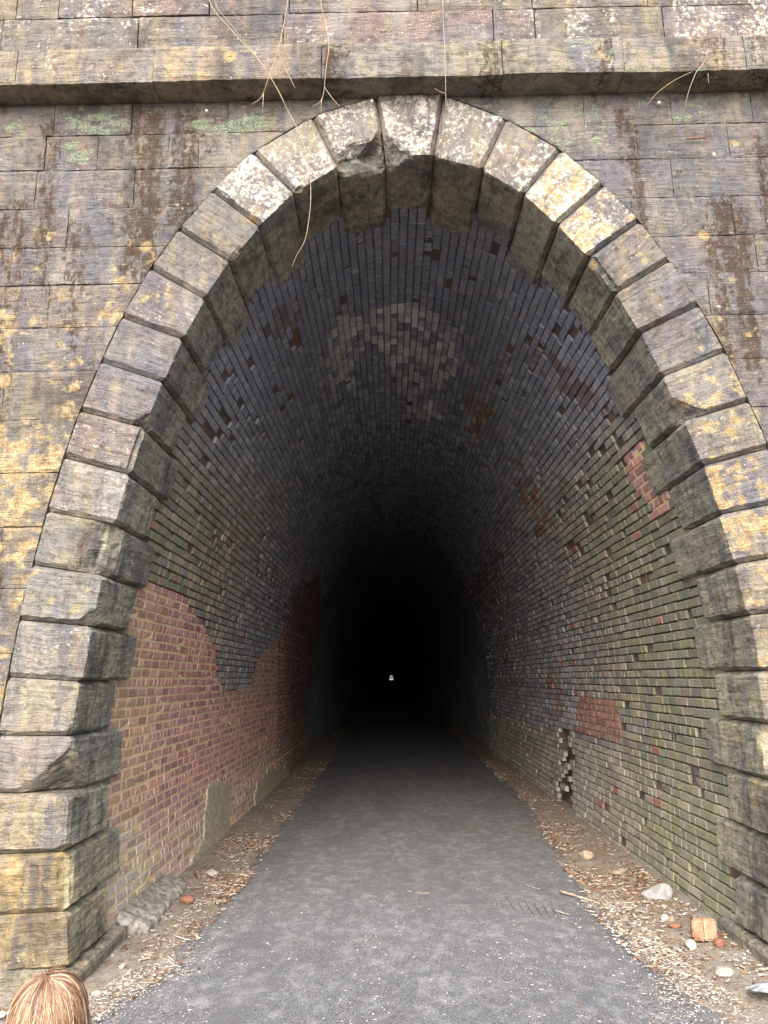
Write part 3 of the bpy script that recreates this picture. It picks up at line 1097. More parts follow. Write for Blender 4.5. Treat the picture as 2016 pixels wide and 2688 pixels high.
def brick_geo(s0, s1, y0, y1, proud, simple, rr, depth=0.058):
    """a worn brick in lining coordinates -> world verts, faces"""
    sm, ym = (s0 + s1) / 2, (y0 + y1) / 2
    x, z, nx, nz_ = prof(sm)
    tx, tz = nz_, -nx
    # tangent runs with increasing s
    tx, tz = -nz_, nx
    hs, hy = (s1 - s0) / 2, (y1 - y0) / 2
    tilt = rr.uniform(-.010, .010)
    V = []

    def P(a, b, h):
        # a along tangent, b along the axis, h towards the opening
        h2 = h + tilt * b
        return (x + tx * a + nx * h2, ym + b, z + tz * a + nz_ * h2)
    cs = [(-1, -1), (1, -1), (1, 1), (-1, 1)]
    jit = [(rr.uniform(-.003, .003), rr.uniform(-.003, .003), rr.uniform(-.003, .002)) for _ in cs]
    if rr.random() < 0.16:          # a knocked corner
        q = rr.randrange(4)
        jit[q] = (-cs[q][0] * rr.uniform(.004, .014), -cs[q][1] * rr.uniform(.005, .02), -rr.uniform(.004, .014))
    ins = 0.0065
    if simple:
        for (a, b), (ja, jb, jh) in zip(cs, jit):
            V.append(P(a * (hs - .003) + ja, b * (hy - .002) + jb, proud + jh))
        for (a, b) in cs:
            V.append(P(a * hs, b * hy, -depth))
        F = [(0, 1, 2, 3), (4, 5, 1, 0), (5, 6, 2, 1), (6, 7, 3, 2), (7, 4, 0, 3)]
    else:
        for (a, b), (ja, jb, jh) in zip(cs, jit):
            V.append(P(a * (hs - ins) + ja, b * (hy - .0025) + jb * .6, proud + jh))
        for (a, b), (ja, jb, jh) in zip(cs, jit):
            V.append(P(a * hs + ja * .6, b * hy + jb * .6, proud - 0.008 + jh))
        for (a, b) in cs:
            V.append(P(a * hs, b * hy, -depth))
        F = [(0, 1, 2, 3)]
        for k in range(4):
            F.append((4 + k, 4 + (k + 1) % 4, (k + 1) % 4, k))
            F.append((8 + k, 8 + (k + 1) % 4, 4 + (k + 1) % 4, 4 + k))
    c = (x, ym, z)
    return V, F, c


holes = {}
bricks = []
MV, MF, MC = [], [], []


def head_joint(s0, s1, y, w_, h_, col):
    x, z, nx, nz_ = prof((s0 + s1) / 2)
    tx, tz = -nz_, nx
    hs = (s1 - s0) / 2
    b = len(MV)
    for a_, yy2 in ((-hs, y - w_), (hs, y - w_), (hs, y + w_), (-hs, y + w_)):
        MV.append((x + tx * a_ + nx * h_, yy2, z + tz * a_ + nz_ * h_))
        MC.append((*col, 1))
    MF.append((b, b + 1, b + 2, b + 3))

for c in range(NC):
    s0 = c * COURSE
    s1 = s0 + COURSE
    sm = (s0 + s1) / 2
    start = DEPTH[block_at(sm)] - 0.06
    x, z, nx, nz_ = prof(sm)
    if z < -0.08:
        continue
    header = (c % 6 == 0)
    L = 0.117 if header else 0.236
    y = start - (0.0 if c % 2 else L * 0.5)
    wob = 0.0
    while y < YEND:
        l = L
        if not header and rb.random() < 0.22:
            l = 0.117
        ya, yb = max(y, start), y + l
        y = yb
        if yb - ya < 0.035:
            continue
        yc = (ya + yb) / 2
        P0 = (x, yc, z)
        px = proj(P0)
        zone = smooth_red((px[0] + rb.uniform(-9, 9), px[1] + rb.uniform(-7, 7)))
        miss = 0.006 if zone == 0 else 0.0
        if zone == 0:
            for pol, pm in MISS_ZONES:
                if in_poly(px[0], px[1], pol):
                    miss = max(miss, pm)
            if in_poly(px[0], px[1], CRACK):
                miss = 0.85
            if sstep(7, 5, yc) and abs(x) > 1.0:
                miss += 0.012
        if rb.random() < miss * (0.65 if miss < 0.5 else 1):
            holes[c, round(yc, 1)] = 1
            continue
        bed = (0.0052 - 0.0017 * sstep(3.6, 5.2, z)) if zone == 0 else 0.0088
        head = 0.0070 if zone == 0 else 0.0105
        proud = rb.uniform(-.003, .003) if zone == 0 else rb.uniform(-.002, .002)
        if zone == 0 and rb.random() < 0.05:
            proud -= rb.uniform(.01, .025)
        wv = 0.004 * nz(yc * 1.6, c * 0.35, 0)
        V, F, ctr = brick_geo(s0 + bed + wv, s1 - bed + wv, ya + head, yb - head, proud, yc > 6.5, rb)
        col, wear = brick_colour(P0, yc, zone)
        if zone == 0 and yc < 9 and rb.random() < 0.9:
            k_ = 0.75 + 0.5 * rb.random()
            head_joint(s0 + bed + wv, s1 - bed + wv, yb, head + .001, -0.0055, tuple(min(.6, (0.55 * v_ + 0.45 * 0.28) * k_ * 1.15) for v_ in col))
        # projected size decides which bricks stay single objects
        pr = proj(V[:4])
        area = 0.5 * abs(sum(pr[i][0] * pr[(i + 1) % 4][1] - pr[(i + 1) % 4][0] * pr[i][1] for i in range(4)))
        inside = -5 < px[0] < 2021 and -5 < px[1] < 2693
        bricks.append((area if inside else 0.0, V, F, ctr, col, wear))

bricks.sort(key=lambda b: -b[0])
for a, V, F, ctr, col, wear in bricks[:300]:
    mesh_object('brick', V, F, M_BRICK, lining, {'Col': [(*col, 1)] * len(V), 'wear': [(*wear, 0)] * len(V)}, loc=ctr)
VV, FF, CC, WW = [], [], [], []
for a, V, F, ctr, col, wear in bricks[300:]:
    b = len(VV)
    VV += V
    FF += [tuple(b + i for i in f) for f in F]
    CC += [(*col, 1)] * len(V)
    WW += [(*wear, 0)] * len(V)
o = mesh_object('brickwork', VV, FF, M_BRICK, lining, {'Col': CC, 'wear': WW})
o['kind'] = 'stuff'
o['label'] = "remaining courses of the brick lining"

# mortar bed behind the bricks
ss = np.linspace(0, SLEN, NC * 2 + 1)
yy = grid_lines([(0.25, 8, 125), (8, YEND + 0.02, 40)])
V, CO = [], []
DARKM, TANM, HOLEM = lin(82, 78, 72), lin(206, 184, 146), lin(104, 86, 78)
for s in ss:
    x, z, nx, nz_ = prof(s)
    for y in yy:
        px = proj((x, y, z))
        zone = smooth_red(px) if y > 0.5 else 0
        off = 0.026 + 0.006 * nz(s * 8, y * 8, 3)
        col = DARKM
        if zone:
            off = 0.0075 + 0.0025 * nz(s * 20, y * 20, 1)
            col = TANM if zone != 2 else lin(140, 110, 90)
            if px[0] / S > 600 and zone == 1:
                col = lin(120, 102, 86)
        else:
            q = nz(s * 2.1, y * 2.1, 11)
            if q > 0.05:
                col = HOLEM
            if in_poly(px[0], px[1], CRACK):
                off = 0.12
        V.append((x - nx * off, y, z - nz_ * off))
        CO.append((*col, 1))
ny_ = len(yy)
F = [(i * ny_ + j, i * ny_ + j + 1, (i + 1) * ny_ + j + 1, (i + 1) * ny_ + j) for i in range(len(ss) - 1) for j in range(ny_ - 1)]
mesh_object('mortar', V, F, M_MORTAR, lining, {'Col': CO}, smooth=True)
mesh_object('joint_filling', MV, MF, M_MORTAR, lining, {'Col': MC})['kind'] = 'stuff'

# cement render patches over the left wall's foot, as thin slabs on the brick
PATCHES = [(sc([(447, 1700), (470, 1688), (494, 1690), (496, 1860), (440, 1872), (405, 1900), (412, 1860), (438, 1815), (440, 1760)]), 0.014),
           (sc([(560, 1688), (585, 1655), (600, 1668), (622, 1655), (622, 1700), (545, 1790), (548, 1720)]), 0.016)]
for poly, th in PATCHES:
    cells = {}
    ds, dy = 0.022, 0.03
    for a in range(0, 60):
        for b in range(0, 420):
            s, y = 0.06 + a * ds, 0.9 + b * dy
            x, z, nx, nz_ = prof(s)
            px = proj((x, y, z))
            if in_poly(px[0] + 5 * nz(y * 4, s * 4, 0), px[1] + 8 * nz(y * 4, s * 4, 5), poly):
                cells[a, b] = 1
    V, F, idx = [], [], {}

    def cv(a, b, top):
        k = (a, b, top)
        if k not in idx:
            s, y = 0.06 + a * ds, 0.9 + b * dy
            x, z, nx, nz_ = prof(s)
            border = not all((a - p, b - q) in cells for p in (0, 1) for q in (0, 1))
            h = th * (0.55 if border else 1.0) + 0.008 * nz(y * 6, s * 9, 2) if top else -0.02
            jy = 0.012 * nz(y * 17, s * 17, 4)
            idx[k] = len(V)
            V.append((x + nx * h, y + jy, z + nz_ * h + jy * .5))
        return idx[k]
    for (a, b) in cells:
        F.append((cv(a, b, 1), cv(a + 1, b, 1), cv(a + 1, b + 1, 1), cv(a, b + 1, 1)))
        for da, db, p, q in ((-1, 0, (0, 0), (0, 1)), (1, 0, (1, 1), (1, 0)), (0, -1, (1, 0), (0, 0)), (0, 1, (0, 1), (1, 1))):
            if (a + da, b + db) not in cells:
                F.append((cv(a + p[0], b + p[1], 1), cv(a + q[0], b + q[1], 1), cv(a + q[0], b + q[1], 0), cv(a + p[0], b + p[1], 0)))
    if V:
        mesh_object('cement_patch', V, F, M_RENDER, lining, smooth=True)

# rough concrete haunch at the foot of the left wall
V, F = [], []
n1, n2 = 90, 12
for i in range(n1):
    t = i / (n1 - 1)
    y = 0.95 + 1.45 * t
    end = sstep(0, 0.05, t) * sstep(1.0, 0.93, t)
    wd = (0.235 * (1 - 0.2 * t) + 0.05 * nz(y * 6, 0, 0) + 0.028 * nz(y * 19, 3, 0)) * (0.25 + 0.75 * end)
    hh = (0.10 + 0.03 * nz(y * 4, 9, 0)) * (1 - 0.45 * t) * (0.4 + 0.6 * end)
    xb = -2.245
    for k in range(n2):
        q = k / (n2 - 1)
        if q < 0.7:                       # sloping skirt
            u = q / 0.7
            xx, zz = xb + wd * u, 0.055 + hh * (1 - u) ** 1.4
        else:                             # broken lip and undercut
            u = (q - 0.7) / 0.3
            xx, zz = xb + wd * (1 + 0.06 * math.sin(math.pi * u)) - 0.03 * u * u, 0.055 - 0.10 * u
        V.append((xx + 0.006 * nz(y * 15, q * 5, 1), y + 0.01 * nz(y * 9, q * 9, 7), zz + 0.02 * nz(y * 11, q * 7, 3) * (1 if q > 0.1 else .4)))
for i in range(n1 - 1):
    for k in range(n2 - 1):
        a = i * n2 + k
        F.append((a, a + 1, a + n2 + 1, a + n2))
mesh_object('concrete_haunch', V, F, M_CEMENT, lining, smooth=True)

# raw rock bore beyond the lining
V, F = [], []
ry = grid_lines([(YEND - 0.02, 40, 30), (40, 150, 22), (150, 1000, 60)])
ns = 64
for j, y in enumerate(ry):
    for i in range(ns + 1):
        s = SLEN * i / ns
        x, z, nx, nz_ = prof(s)
        off = 0.06 + 0.08 * sstep(YEND, YEND + 0.6, y) + 0.10 * fbm(x * .7, y * .35, z * .7, 4) * sstep(YEND, YEND + 1, y)
        if y > 940:
            off = 0.1
        V.append((x - nx * off, y, z - nz_ * off))
for j in range(len(ry) - 1):
    for i in range(ns):
        a = j * (ns + 1) + i
        F.append((a, a + 1, a + ns + 2, a + ns + 1))
bore = mesh_object('rock_wall', V, F, M_ROCKWALL)
tag(bore, "unlit rock bore of the tunnel beyond the brick", kind='structure')


# ================================================================== LOOSE THINGS
def lump(name, loc, size, mat, seed, facets=26, colf=None, rot=0.0, flat=1.0):
    """angular stone: convex hull of random points, bevelled"""
    rr = random.Random(seed)
    bm = bmesh.new()
    for _ in range(facets):
        v = Vector((rr.gauss(0, 1), rr.gauss(0, 1), rr.gauss(0, 1))).normalized()
        v *= rr.uniform(0.85, 1.0)
        bm.verts.new((v.x * size[0], v.y * size[1], v.z * size[2]))
    r = bmesh.ops.convex_hull(bm, input=bm.verts)
    bmesh.ops.delete(bm, geom=[g_ for g_ in r['geom_interior'] if isinstance(g_, bmesh.types.BMVert)], context='VERTS')
    bmesh.ops.bevel(bm, geom=bm.edges[:], offset=min(size) * 0.12, segments=1, affect='EDGES', profile=0.6)
    bmesh.ops.subdivide_edges(bm, edges=bm.edges[:], cuts=1, use_grid_fill=True)
    ms = max(size)
    for v in bm.verts:
        v.co += v.co.normalized() * 0.05 * ms * nz(v.co.x * 3 / ms + seed, v.co.y * 3 / ms, v.co.z * 3 / ms)
    me = bpy.data.meshes.new(name)
    bm.to_mesh(me)
    bm.free()
    me.materials.append(mat)
    o = bpy.data.objects.new(name, me)
    C.objects.link(o)
    o.location = loc
    o.rotation_euler = (0, 0, rot)
    return o


def sheet_stone(name, outline, th, mat, seed):
    """flat angular slab from an outline lying on the ground, tilted a little by its own thickness"""
    bm = bmesh.new()
    vs0 = [bm.verts.new(p) for p in outline]
    f = bm.faces.new(vs0)
    ex = bmesh.ops.extrude_face_region(bm, geom=[f])
    for v in ex['geom']:
        if isinstance(v, bmesh.types.BMVert):
            v.co += Vector(th)
    bmesh.ops.recalc_face_normals(bm, faces=bm.faces[:])
    bmesh.ops.bevel(bm, geom=bm.edges[:], offset=0.008, segments=2, affect='EDGES')
    bmesh.ops.triangulate(bm, faces=bm.faces[:])
    bmesh.ops.subdivide_edges(bm, edges=bm.edges[:], cuts=2, use_grid_fill=True)
    for v in bm.verts:
        v.co += Vector((1, 1, 1)) * 0.006 * nz(v.co.x * 14 + seed, v.co.y * 14, v.co.z * 14)
    me = bpy.data.meshes.new(name)
    bm.to_mesh(me)
    bm.free()
    me.materials.append(mat)
    o = bpy.data.objects.new(name, me)
    C.objects.link(o)
    return o


# grey slab leaning by the right wall: outline traced on a plane facing the path
def lean(pts, y0=1.62):
    out = []
    for (u, v) in pts:
        p = at(1516 + u * .3014, 2188 + v * .3014, 1, y0)
        k = max(0, p[2] - 0.03)
        d = at(1516 + u * .3014, 2188 + v * .3014, 1, y0 + 0.5 * k)
        out.append(Vector(d))
    return out


slab = sheet_stone('rock_slab', lean([(545, 520), (620, 480), (690, 440), (760, 428), (810, 455), (830, 510), (815, 565), (770, 605), (700, 590), (620, 570)]), (0.03, 0.085, -0.05), M_GREYROCK, 3)
tag(slab, "pale grey rounded triangular slab leaning by the right brick wall", 'rock')

# broken piece of brickwork: two faced bricks joined by mortar
M_CHUNK = simple_material("orange_brick", lin(124, 88, 70), lin(150, 132, 110), 14, 0.6, 0.01)
M_CHUNK2 = simple_material("pale_mortar", lin(140, 116, 90), lin(164, 142, 114), 40, 0.6, 0.008)
chunk = empty('brick_chunk', loc=(2.05, 0.66, -0.005))
chunk.scale = (.74, .74, .74)
tag(chunk, "orange and cream broken chunk of two mortared bricks beside right plinth", 'brick chunk')
for k, (dx, s_) in enumerate(((-0.054, 41), (0.056, 43))):
    bm = bmesh.new()
    bmesh.ops.create_cube(bm, size=1)
    for v in bm.verts:
        v.co = Vector((v.co.x * 0.118, v.co.y * 0.11, v.co.z * 0.19))
    bmesh.ops.bevel(bm, geom=bm.edges[:], offset=0.016, segments=2, affect='EDGES')
    bmesh.ops.subdivide_edges(bm, edges=bm.edges[:], cuts=1, use_grid_fill=True)
    for v in bm.verts:
        v.co += v.co.normalized() * 0.026 * nz(v.co.x * 18 + s_, v.co.y * 22, v.co.z * 22)
    me = bpy.data.meshes.new('brick')
    bm.to_mesh(me)
    bm.free()
    me.materials.append(M_CHUNK)
    o = bpy.data.objects.new('brick', me)
    C.objects.link(o)
    o.parent = chunk
    o.location = (dx, 0.0, 0.105 - k * 0.01)
    o.rotation_euler = (R(-14), R(4), R(-6 + 5 * k))
bm = bmesh.new()
bmesh.ops.create_cube(bm, size=1)
for v in bm.verts:
    v.co = Vector((v.co.x * 0.018, v.co.y * 0.118, v.co.z * 0.185))
me = bpy.data.meshes.new('mortar')
bm.to_mesh(me)
bm.free()
me.materials.append(M_CHUNK2)
o = bpy.data.objects.new('mortar', me)
C.objects.link(o)
o.parent = chunk
o.location = (0.002, 0.0, 0.102)
o.rotation_euler = (R(-14), R(4), R(-3))

M_RED = simple_material("red_brick_bit", lin(110, 76, 62), lin(132, 94, 76), 30, 0.5, 0.008)
M_PALE = simple_material("pale_rock", lin(140, 134, 122), lin(176, 170, 158), 26, 0.5, 0.01)
M_TAN = simple_material("tan_rock", lin(122, 108, 92), lin(152, 138, 120), 26, 0.5, 0.01)
M_QUARTZ = simple_material("veined_rock", lin(80, 90, 92), lin(176, 180, 178), 7, 0.5, 0.01)


def gp(x, y):
    p = at(x, y, 2, 0.04)
    return p


for nm, px, py, size, mat, seed, lab, cat in [
        ('brick_fragment', 1886, 2464, (.05, .045, .04), M_RED, 61, "small bright orange brick fragment tucked behind the mortared chunk", 'brick fragment'),
        ('rock', 1812, 2470, (.055, .045, .04), M_PALE, 62, "pale small rock left of the broken brick chunk", 'rock'),
        ('rock', 1745, 2399, (.038, .03, .03), M_PALE, 63, "white pebble below the grey slab, left of a pair", 'rock'),
        ('rock', 1761, 2400, (.045, .035, .03), M_TAN, 64, "tan pebble below the grey slab, right of a pair", 'rock'),
        ('brick_fragment', 1772, 2418, (.06, .04, .025), M_RED, 65, "flat orange brick fragment below the tan pebble", 'brick fragment'),
        ('rock', 1900, 2536, (.085, .06, .03), M_PALE, 66, "flat whitish rock lying on pale litter before the right plinth", 'rock'),
        ('rock', 1541, 2244, (.095, .07, .06), M_TAN, 67, "brownish rounded rock by the right wall beyond the slab", 'rock'),
        ('rock', 1624, 2286, (.11, .07, .04), M_TAN, 68, "flat tan rock against the right wall in the leaf litter", 'rock'),
        ('rock', 557, 2284, (.12, .075, .028), M_PALE, 69, "flat pale stone at the left edge of the path inside the tunnel", 'rock'),
        ('brick_fragment', 490, 2356, (.08, .055, .045), M_RED, 70, "orange brick lump beside the left wall's concrete foot", 'brick fragment'),
        ('rock', 322, 2522, (.032, .022, .02), M_PALE, 71, "small white pebble on brown dirt near the left plinth", 'rock'),
        ('rock', 254, 2591, (.045, .03, .025), M_PALE, 72, "pale pebble on the dirt just right of the child's head", 'rock'),
        ('rock', 1676, 2533, (.025, .02, .018), M_PALE, 73, "tiny white pebble at the right edge of the asphalt", 'rock')]:
    p = gp(px, py)
    o = lump(nm, (p[0], p[1], ground_h(p[0], p[1]) + size[2] * 0.55), size, mat, seed, rot=seed * 1.3)
    tag(o, lab, cat)
# larger veined rock at the right margin
p = gp(1998, 2600)
o = lump('rock', (p[0] + 0.10, p[1], ground_h(p[0], p[1]) + 0.05), (0.30, 0.13, 0.045), M_QUARTZ, 95, facets=12, rot=0.12)
tag(o, "large blue-grey and white veined rock at the right front of the path", 'rock')


def tube(name, pts, r0, r1, mat, parent=None, sides=5, sub=4):
    P = catmull([tuple(p) for p in pts], sub) if len(pts) > 2 else np.array([np.array(pts[0]) * (1 - t) + np.array(pts[1]) * t for t in np.linspace(0, 1, 5)])
    V, F = [], []
    n = len(P)
    for i in range(n):
        d = P[min(i + 1, n - 1)] - P[max(i - 1, 0)]
        d = Vector(d).normalized()
        a = d.orthogonal().normalized()
        b = d.cross(a)
        r = r0 + (r1 - r0) * i / (n - 1)
        for k in range(sides):
            an = 2 * math.pi * k / sides
            V.append(Vector(P[i]) + (a * math.cos(an) + b * math.sin(an)) * r)
    for i in range(n - 1):
        for k in range(sides):
            F.append((i * sides + k, i * sides + (k + 1) % sides, (i + 1) * sides + (k + 1) % sides, (i + 1) * sides + k))
    F.append(tuple(range(sides - 1, -1, -1)))
    F.append(tuple((n - 1) * sides + k for k in range(sides)))
    return mesh_object(name, [tuple(v) for v in V], F, mat, parent, smooth=True)


def z1(x, y):      # zoom crop 1 -> photo px
    return x * .6076, y * .6076


def z2(x, y):
    return 1008 + x * .6076, y * .6076


def hang(pts, y0=-0.34, conv=z1, dy=0.03):
    out = []
    for i, (x, y) in enumerate(pts):
        a, b = conv(x, y)
        yy_ = y0 + dy * math.sin(i * 1.9)
        out.append(at(a, b, 1, yy_))
    # continue above the frame to the parapet top so that it hangs from somewhere
    if pts[0][1] <= 0:
        p = out[0]
        d = np.array(out[0]) - np.array(out[1])
        top = np.array([p[0] + 0.1 * d[0], -0.2, 7.75])
        out = [np.array([top[0], 0.15, 8.02]), top] + out
    return out


VINES = [
    ("longest dry vine, curving down past the arch's left crown into the opening", z1,
     [[(900, -10), (1000, 130), (1110, 250), (1185, 362), (1250, 490), (1300, 590), (1330, 700), (1342, 800), (1340, 900), (1320, 1030), (1280, 1106), (1262, 1155)]], .0050, .0016),
    ("thin reddish vine running beside the longest one above the cornice", z1,
     [[(925, -10), (1010, 120), (1120, 260), (1200, 385), (1245, 480)], [(1005, 50), (1060, 110)]], .0028, .0013),
    ("forked vine with splayed tips over the cornice left of the keystone", z1,
     [[(1245, -10), (1225, 110), (1205, 200), (1160, 335), (1130, 418), (1090, 450)], [(1138, 405), (1134, 490)], [(1200, 225), (1235, 300), (1276, 382)], [(1203, 205), (1140, 235), (1072, 275)]], .0050, .0018),
    ("vine ending in a small three pronged fork right of the forked one", z1,
     [[(1385, -10), (1405, 100), (1421, 190), (1408, 300), (1393, 425), (1350, 460)], [(1402, 378), (1440, 430), (1470, 462)], [(1390, 425), (1386, 490)]], .0046, .0018),
    ("single straight vine strand hanging over the keystone's right joint", z2,
     [[(252, -10), (258, 120), (264, 260), (268, 475)], [(264, 402), (245, 398), (220, 382)]], .0034, .0018),
    ("pair of short dry stems sprouting from the cornice's right end", z2,
     [[(1400, 240), (1375, 280), (1345, 320), (1312, 410), (1296, 490)], [(1330, 310), (1250, 350), (1180, 402), (1128, 462)], [(1400, 318), (1402, 360)]], .0034, .0016)]
for lab, conv, lines, r0, r1 in VINES:
    e = empty('hanging_vine')
    tag(e, lab, 'vine', group='dry vines hanging over the portal')
    for k, pts in enumerate(lines):
        y0 = -0.30 if conv is z2 and pts[0][0] > 1000 else -0.34
        tube('stem' if k == 0 else 'side_shoot', hang(pts, y0, conv, 0.03 if k == 0 else 0.012), r0 if k == 0 else r0 * .65, r1, M_TWIG, e)

# sticks on the ground
STICKS = [((1470, 2342), (1520, 2356), (1575, 2364), "long pale stick across the edge of the path below the grey slab", .011),
          ((1458, 2390), (1476, 2396), (1494, 2401), "short dark stick on the asphalt left of the litter", .006),
          ((1380, 2322), (1400, 2330), (1420, 2334), "thin curved straw on the asphalt above the dark scuffs", .004),
          ((1070, 2338), (1095, 2344), (1130, 2344), "thin straw lying alone on the middle of the path", .004),
          ((960, 2470), (980, 2455), (990, 2462), "small curled twig on the path left of centre", .004),
          ((364, 2506), (380, 2503), (394, 2502), "straight pale stick on bare dirt by the left plinth", .008),
          ((300, 2560), (318, 2552), (334, 2546), "short crooked twig on the dirt below the pale stick", .005)]
for a, b, c, lab, r in STICKS:
    pts = []
    for q in (a, b, c):
        p = at(q[0], q[1], 2, 0.03)
        inpath = path_left(p[1]) < p[0] < path_right(p[1])
        pts.append(np.array([p[0], p[1], (0.026 if inpath else ground_h(p[0], p[1]) + 0.005) + r]))
    o = tube('stick', pts, r, r * .6, M_STICK)
    tag(o, lab, 'stick', group='sticks on the ground')

# iron bracket and pins let into the wall
e = empty('iron_bracket')
tag(e, "rusty L-shaped iron rod fixed in the wall right of the arch", 'bracket')
a = [at(*z2(1310, 600), 1, -0.02), at(*z2(1350, 597), 1, -0.02), at(*z2(1392, 594), 1, -0.03)]
tube('rod', a, .007, .007, M_IRON, e)
a = [at(*z2(1392, 594), 1, -0.03), at(*z2(1397, 565), 1, -0.02), at(*z2(1400, 545), 1, 0.02)]
tube('rod', a, .006, .006, M_IRON, e)
M_PIN = simple_material("white_pin", lin(196, 196, 196), lin(232, 232, 232), 40, 0.2, 0.002, 0.5)
for (q, lab) in ((z2(1181, 453), "small white pin in the wall under the cornice, right of the arch"), (z1(897, 488), "small white pin in the wall under the cornice, left of the arch"),
                 (z1(1608, 456), "small white pin at the top of the voussoir left of the keystone")):
    p = at(q[0], q[1], 1, 0.02)
    yb = 0.015 if 'voussoir' not in lab else -0.01
    P0 = np.array([p[0], yb + 0.02, p[2]])
    o = tube('wall_pin', [P0, P0 + np.array([0, -0.03, 0]), P0 + np.array([0, -0.05, -0.006]), P0 + np.array([0.0, -0.055, -0.022])], .009, .011, M_PIN, None, 7)
    tag(o, lab, 'pin', group='white pins in the wall')

# ------------------------------------------------------------------ litter: dead leaves, straw and grit nobody could count
LEAFC = [lin(84, 66, 54), lin(98, 72, 56), lin(124, 88, 64), lin(140, 104, 76), lin(106, 76, 58), lin(148, 128, 104), lin(164, 150, 128), lin(92, 70, 58), lin(146, 106, 78), lin(172, 164, 150)]
PALEC = [lin(176, 170, 160), lin(162, 152, 136), lin(188, 184, 178), lin(148, 138, 122)]
rl = random.Random(21)
V, F, CO = [], [], []


def flake(x, y, z, L, Wd, ang, col, curl, tilt):
    b = len(V)
    ca, sa = math.cos(ang), math.sin(ang)
    for (u, v, h) in ((-1, 0, curl), (-.2, -1, 0), (.5, -.8, .1 * curl), (1, 0, curl * .8), (.4, .9, 0), (-.3, .8, .1 * curl)):
        lx, ly = u * L, v * Wd
        V.append((x + ca * lx - sa * ly, y + sa * lx + ca * ly, z + abs(h) + tilt * lx + 0.3 * tilt * ly))
        k = 0.85 + 0.3 * rl.random()
        CO.append((col[0] * k, col[1] * k, col[2] * k, 1))
    F.append((b, b + 1, b + 2, b + 3))
    F.append((b, b + 3, b + 4, b + 5))


def shoulder_spot():
    while True:
        y = rl.uniform(-3.2, 13) if rl.random() < 0.45 else rl.uniform(-1.6, 4.5)
        side = rl.random() < 0.5
        if side:
            lo, hi = (-2.12, path_left(y) + 0.10) if y > -0.05 else (-4.0, path_left(y) + 0.1)
        else:
            lo, hi = (path_right(y) - 0.10, 2.26) if y > -0.05 else (path_right(y) - 0.1, 4.0)
        x = rl.uniform(lo, hi)
        return x, y


for _ in range(26000):
    x, y = shoulder_spot()
    dens = 0.5 + 0.5 * nz(x * 1.8, y * 1.1, 4)
    bare = x < -1.75 and -0.4 < y < 1.35          # the scraped brown dirt on the left
    if bare and rl.random() < 0.86:
        continue
    if rl.random() > 0.10 + 1.0 * sstep(0.35, 0.75, dens):
        continue
    z = ground_h(x, y) + rl.uniform(0.003, 0.014)
    if path_left(y) - .02 < x < path_right(y) + .02:
        z = 0.022
    t = rl.random()
    pale_zone = (x > 0 and y < 1.6) or y < -0.3
    if t < 0.40:
        flake(x, y, z, rl.uniform(.010, .028), rl.uniform(.006, .014), rl.uniform(0, 6.28), rl.choice(PALEC if pale_zone and rl.random() < .6 else LEAFC), rl.uniform(0, .012), rl.uniform(-.35, .35))
    elif t < 0.75:
        flake(x, y, z, rl.uniform(.015, .045), rl.uniform(.001, .0022), rl.uniform(0, 6.28), rl.choice(PALEC + LEAFC[3:5]), rl.uniform(0, .008), rl.uniform(-.2, .2))
    else:
        flake(x, y, z, rl.uniform(.006, .014), rl.uniform(.005, .01), rl.uniform(0, 6.28), rl.choice(PALEC + LEAFC), rl.uniform(0, .008), rl.uniform(-.5, .5))
lit = mesh_object('leaf_litter', V, F, M_DEBRIS, attrs={'Col': CO})
tag(lit, "dead leaves and straw heaped along both edges of the path", 'litter', kind='stuff')

V, F, CO = [], [], []
for _ in range(60000):
    y = rl.uniform(-3.4, 1.8) if rl.random() < .82 else rl.uniform(1, 9)
    l, r = path_left(y), path_right(y)
    if rl.random() < 0.62:
        e = abs(rl.gauss(0, 0.16 + 0.22 * sstep(1.0, -1.2, y))) - 0.22
        x = l + e if rl.random() < .5 else r - e
    else:
        x = rl.uniform(l, r)
    near = sstep(1.4, -1.2, y)
    edge = sstep(.6, .05, min(x - l, r - x))
    cl = sstep(0.3, 0.75, 0.5 + 0.6 * nz(x * 2.0, y * 1.5, 9))
    if rl.random() > (0.05 + 0.35 * near * cl + 0.55 * edge * (0.25 + 0.75 * cl) * (0.35 + 0.65 * near)):
        continue
    t = min(1, max(0, (x - l) / (r - l)))
    z = 0.012 + 0.012 * (1 - (2 * t - 1) ** 2) + 0.003
    u = rl.random()
    if u < 0.72:
        q = rl.uniform(.003, .008)
        flake(x, y, z, q, q * rl.uniform(.5, .9), rl.uniform(0, 6.28), rl.choice(PALEC), rl.uniform(0, .004), rl.uniform(-.4, .4))
    elif u < 0.95:
        flake(x, y, z, rl.uniform(.007, .022), rl.uniform(.0009, .0018), rl.uniform(0, 6.28), rl.choice(PALEC), rl.uniform(0, .005), rl.uniform(-.1, .1))
    else:
        flake(x, y, z, rl.uniform(.008, .016), rl.uniform(.005, .008), rl.uniform(0, 6.28), rl.choice(LEAFC), rl.uniform(0, .006), rl.uniform(-.2, .2))
gr = mesh_object('path_grit', V, F, M_DEBRIS, attrs={'Col': CO})
tag(gr, "pale grit and straw bits strewn over the asphalt", 'grit', kind='stuff')

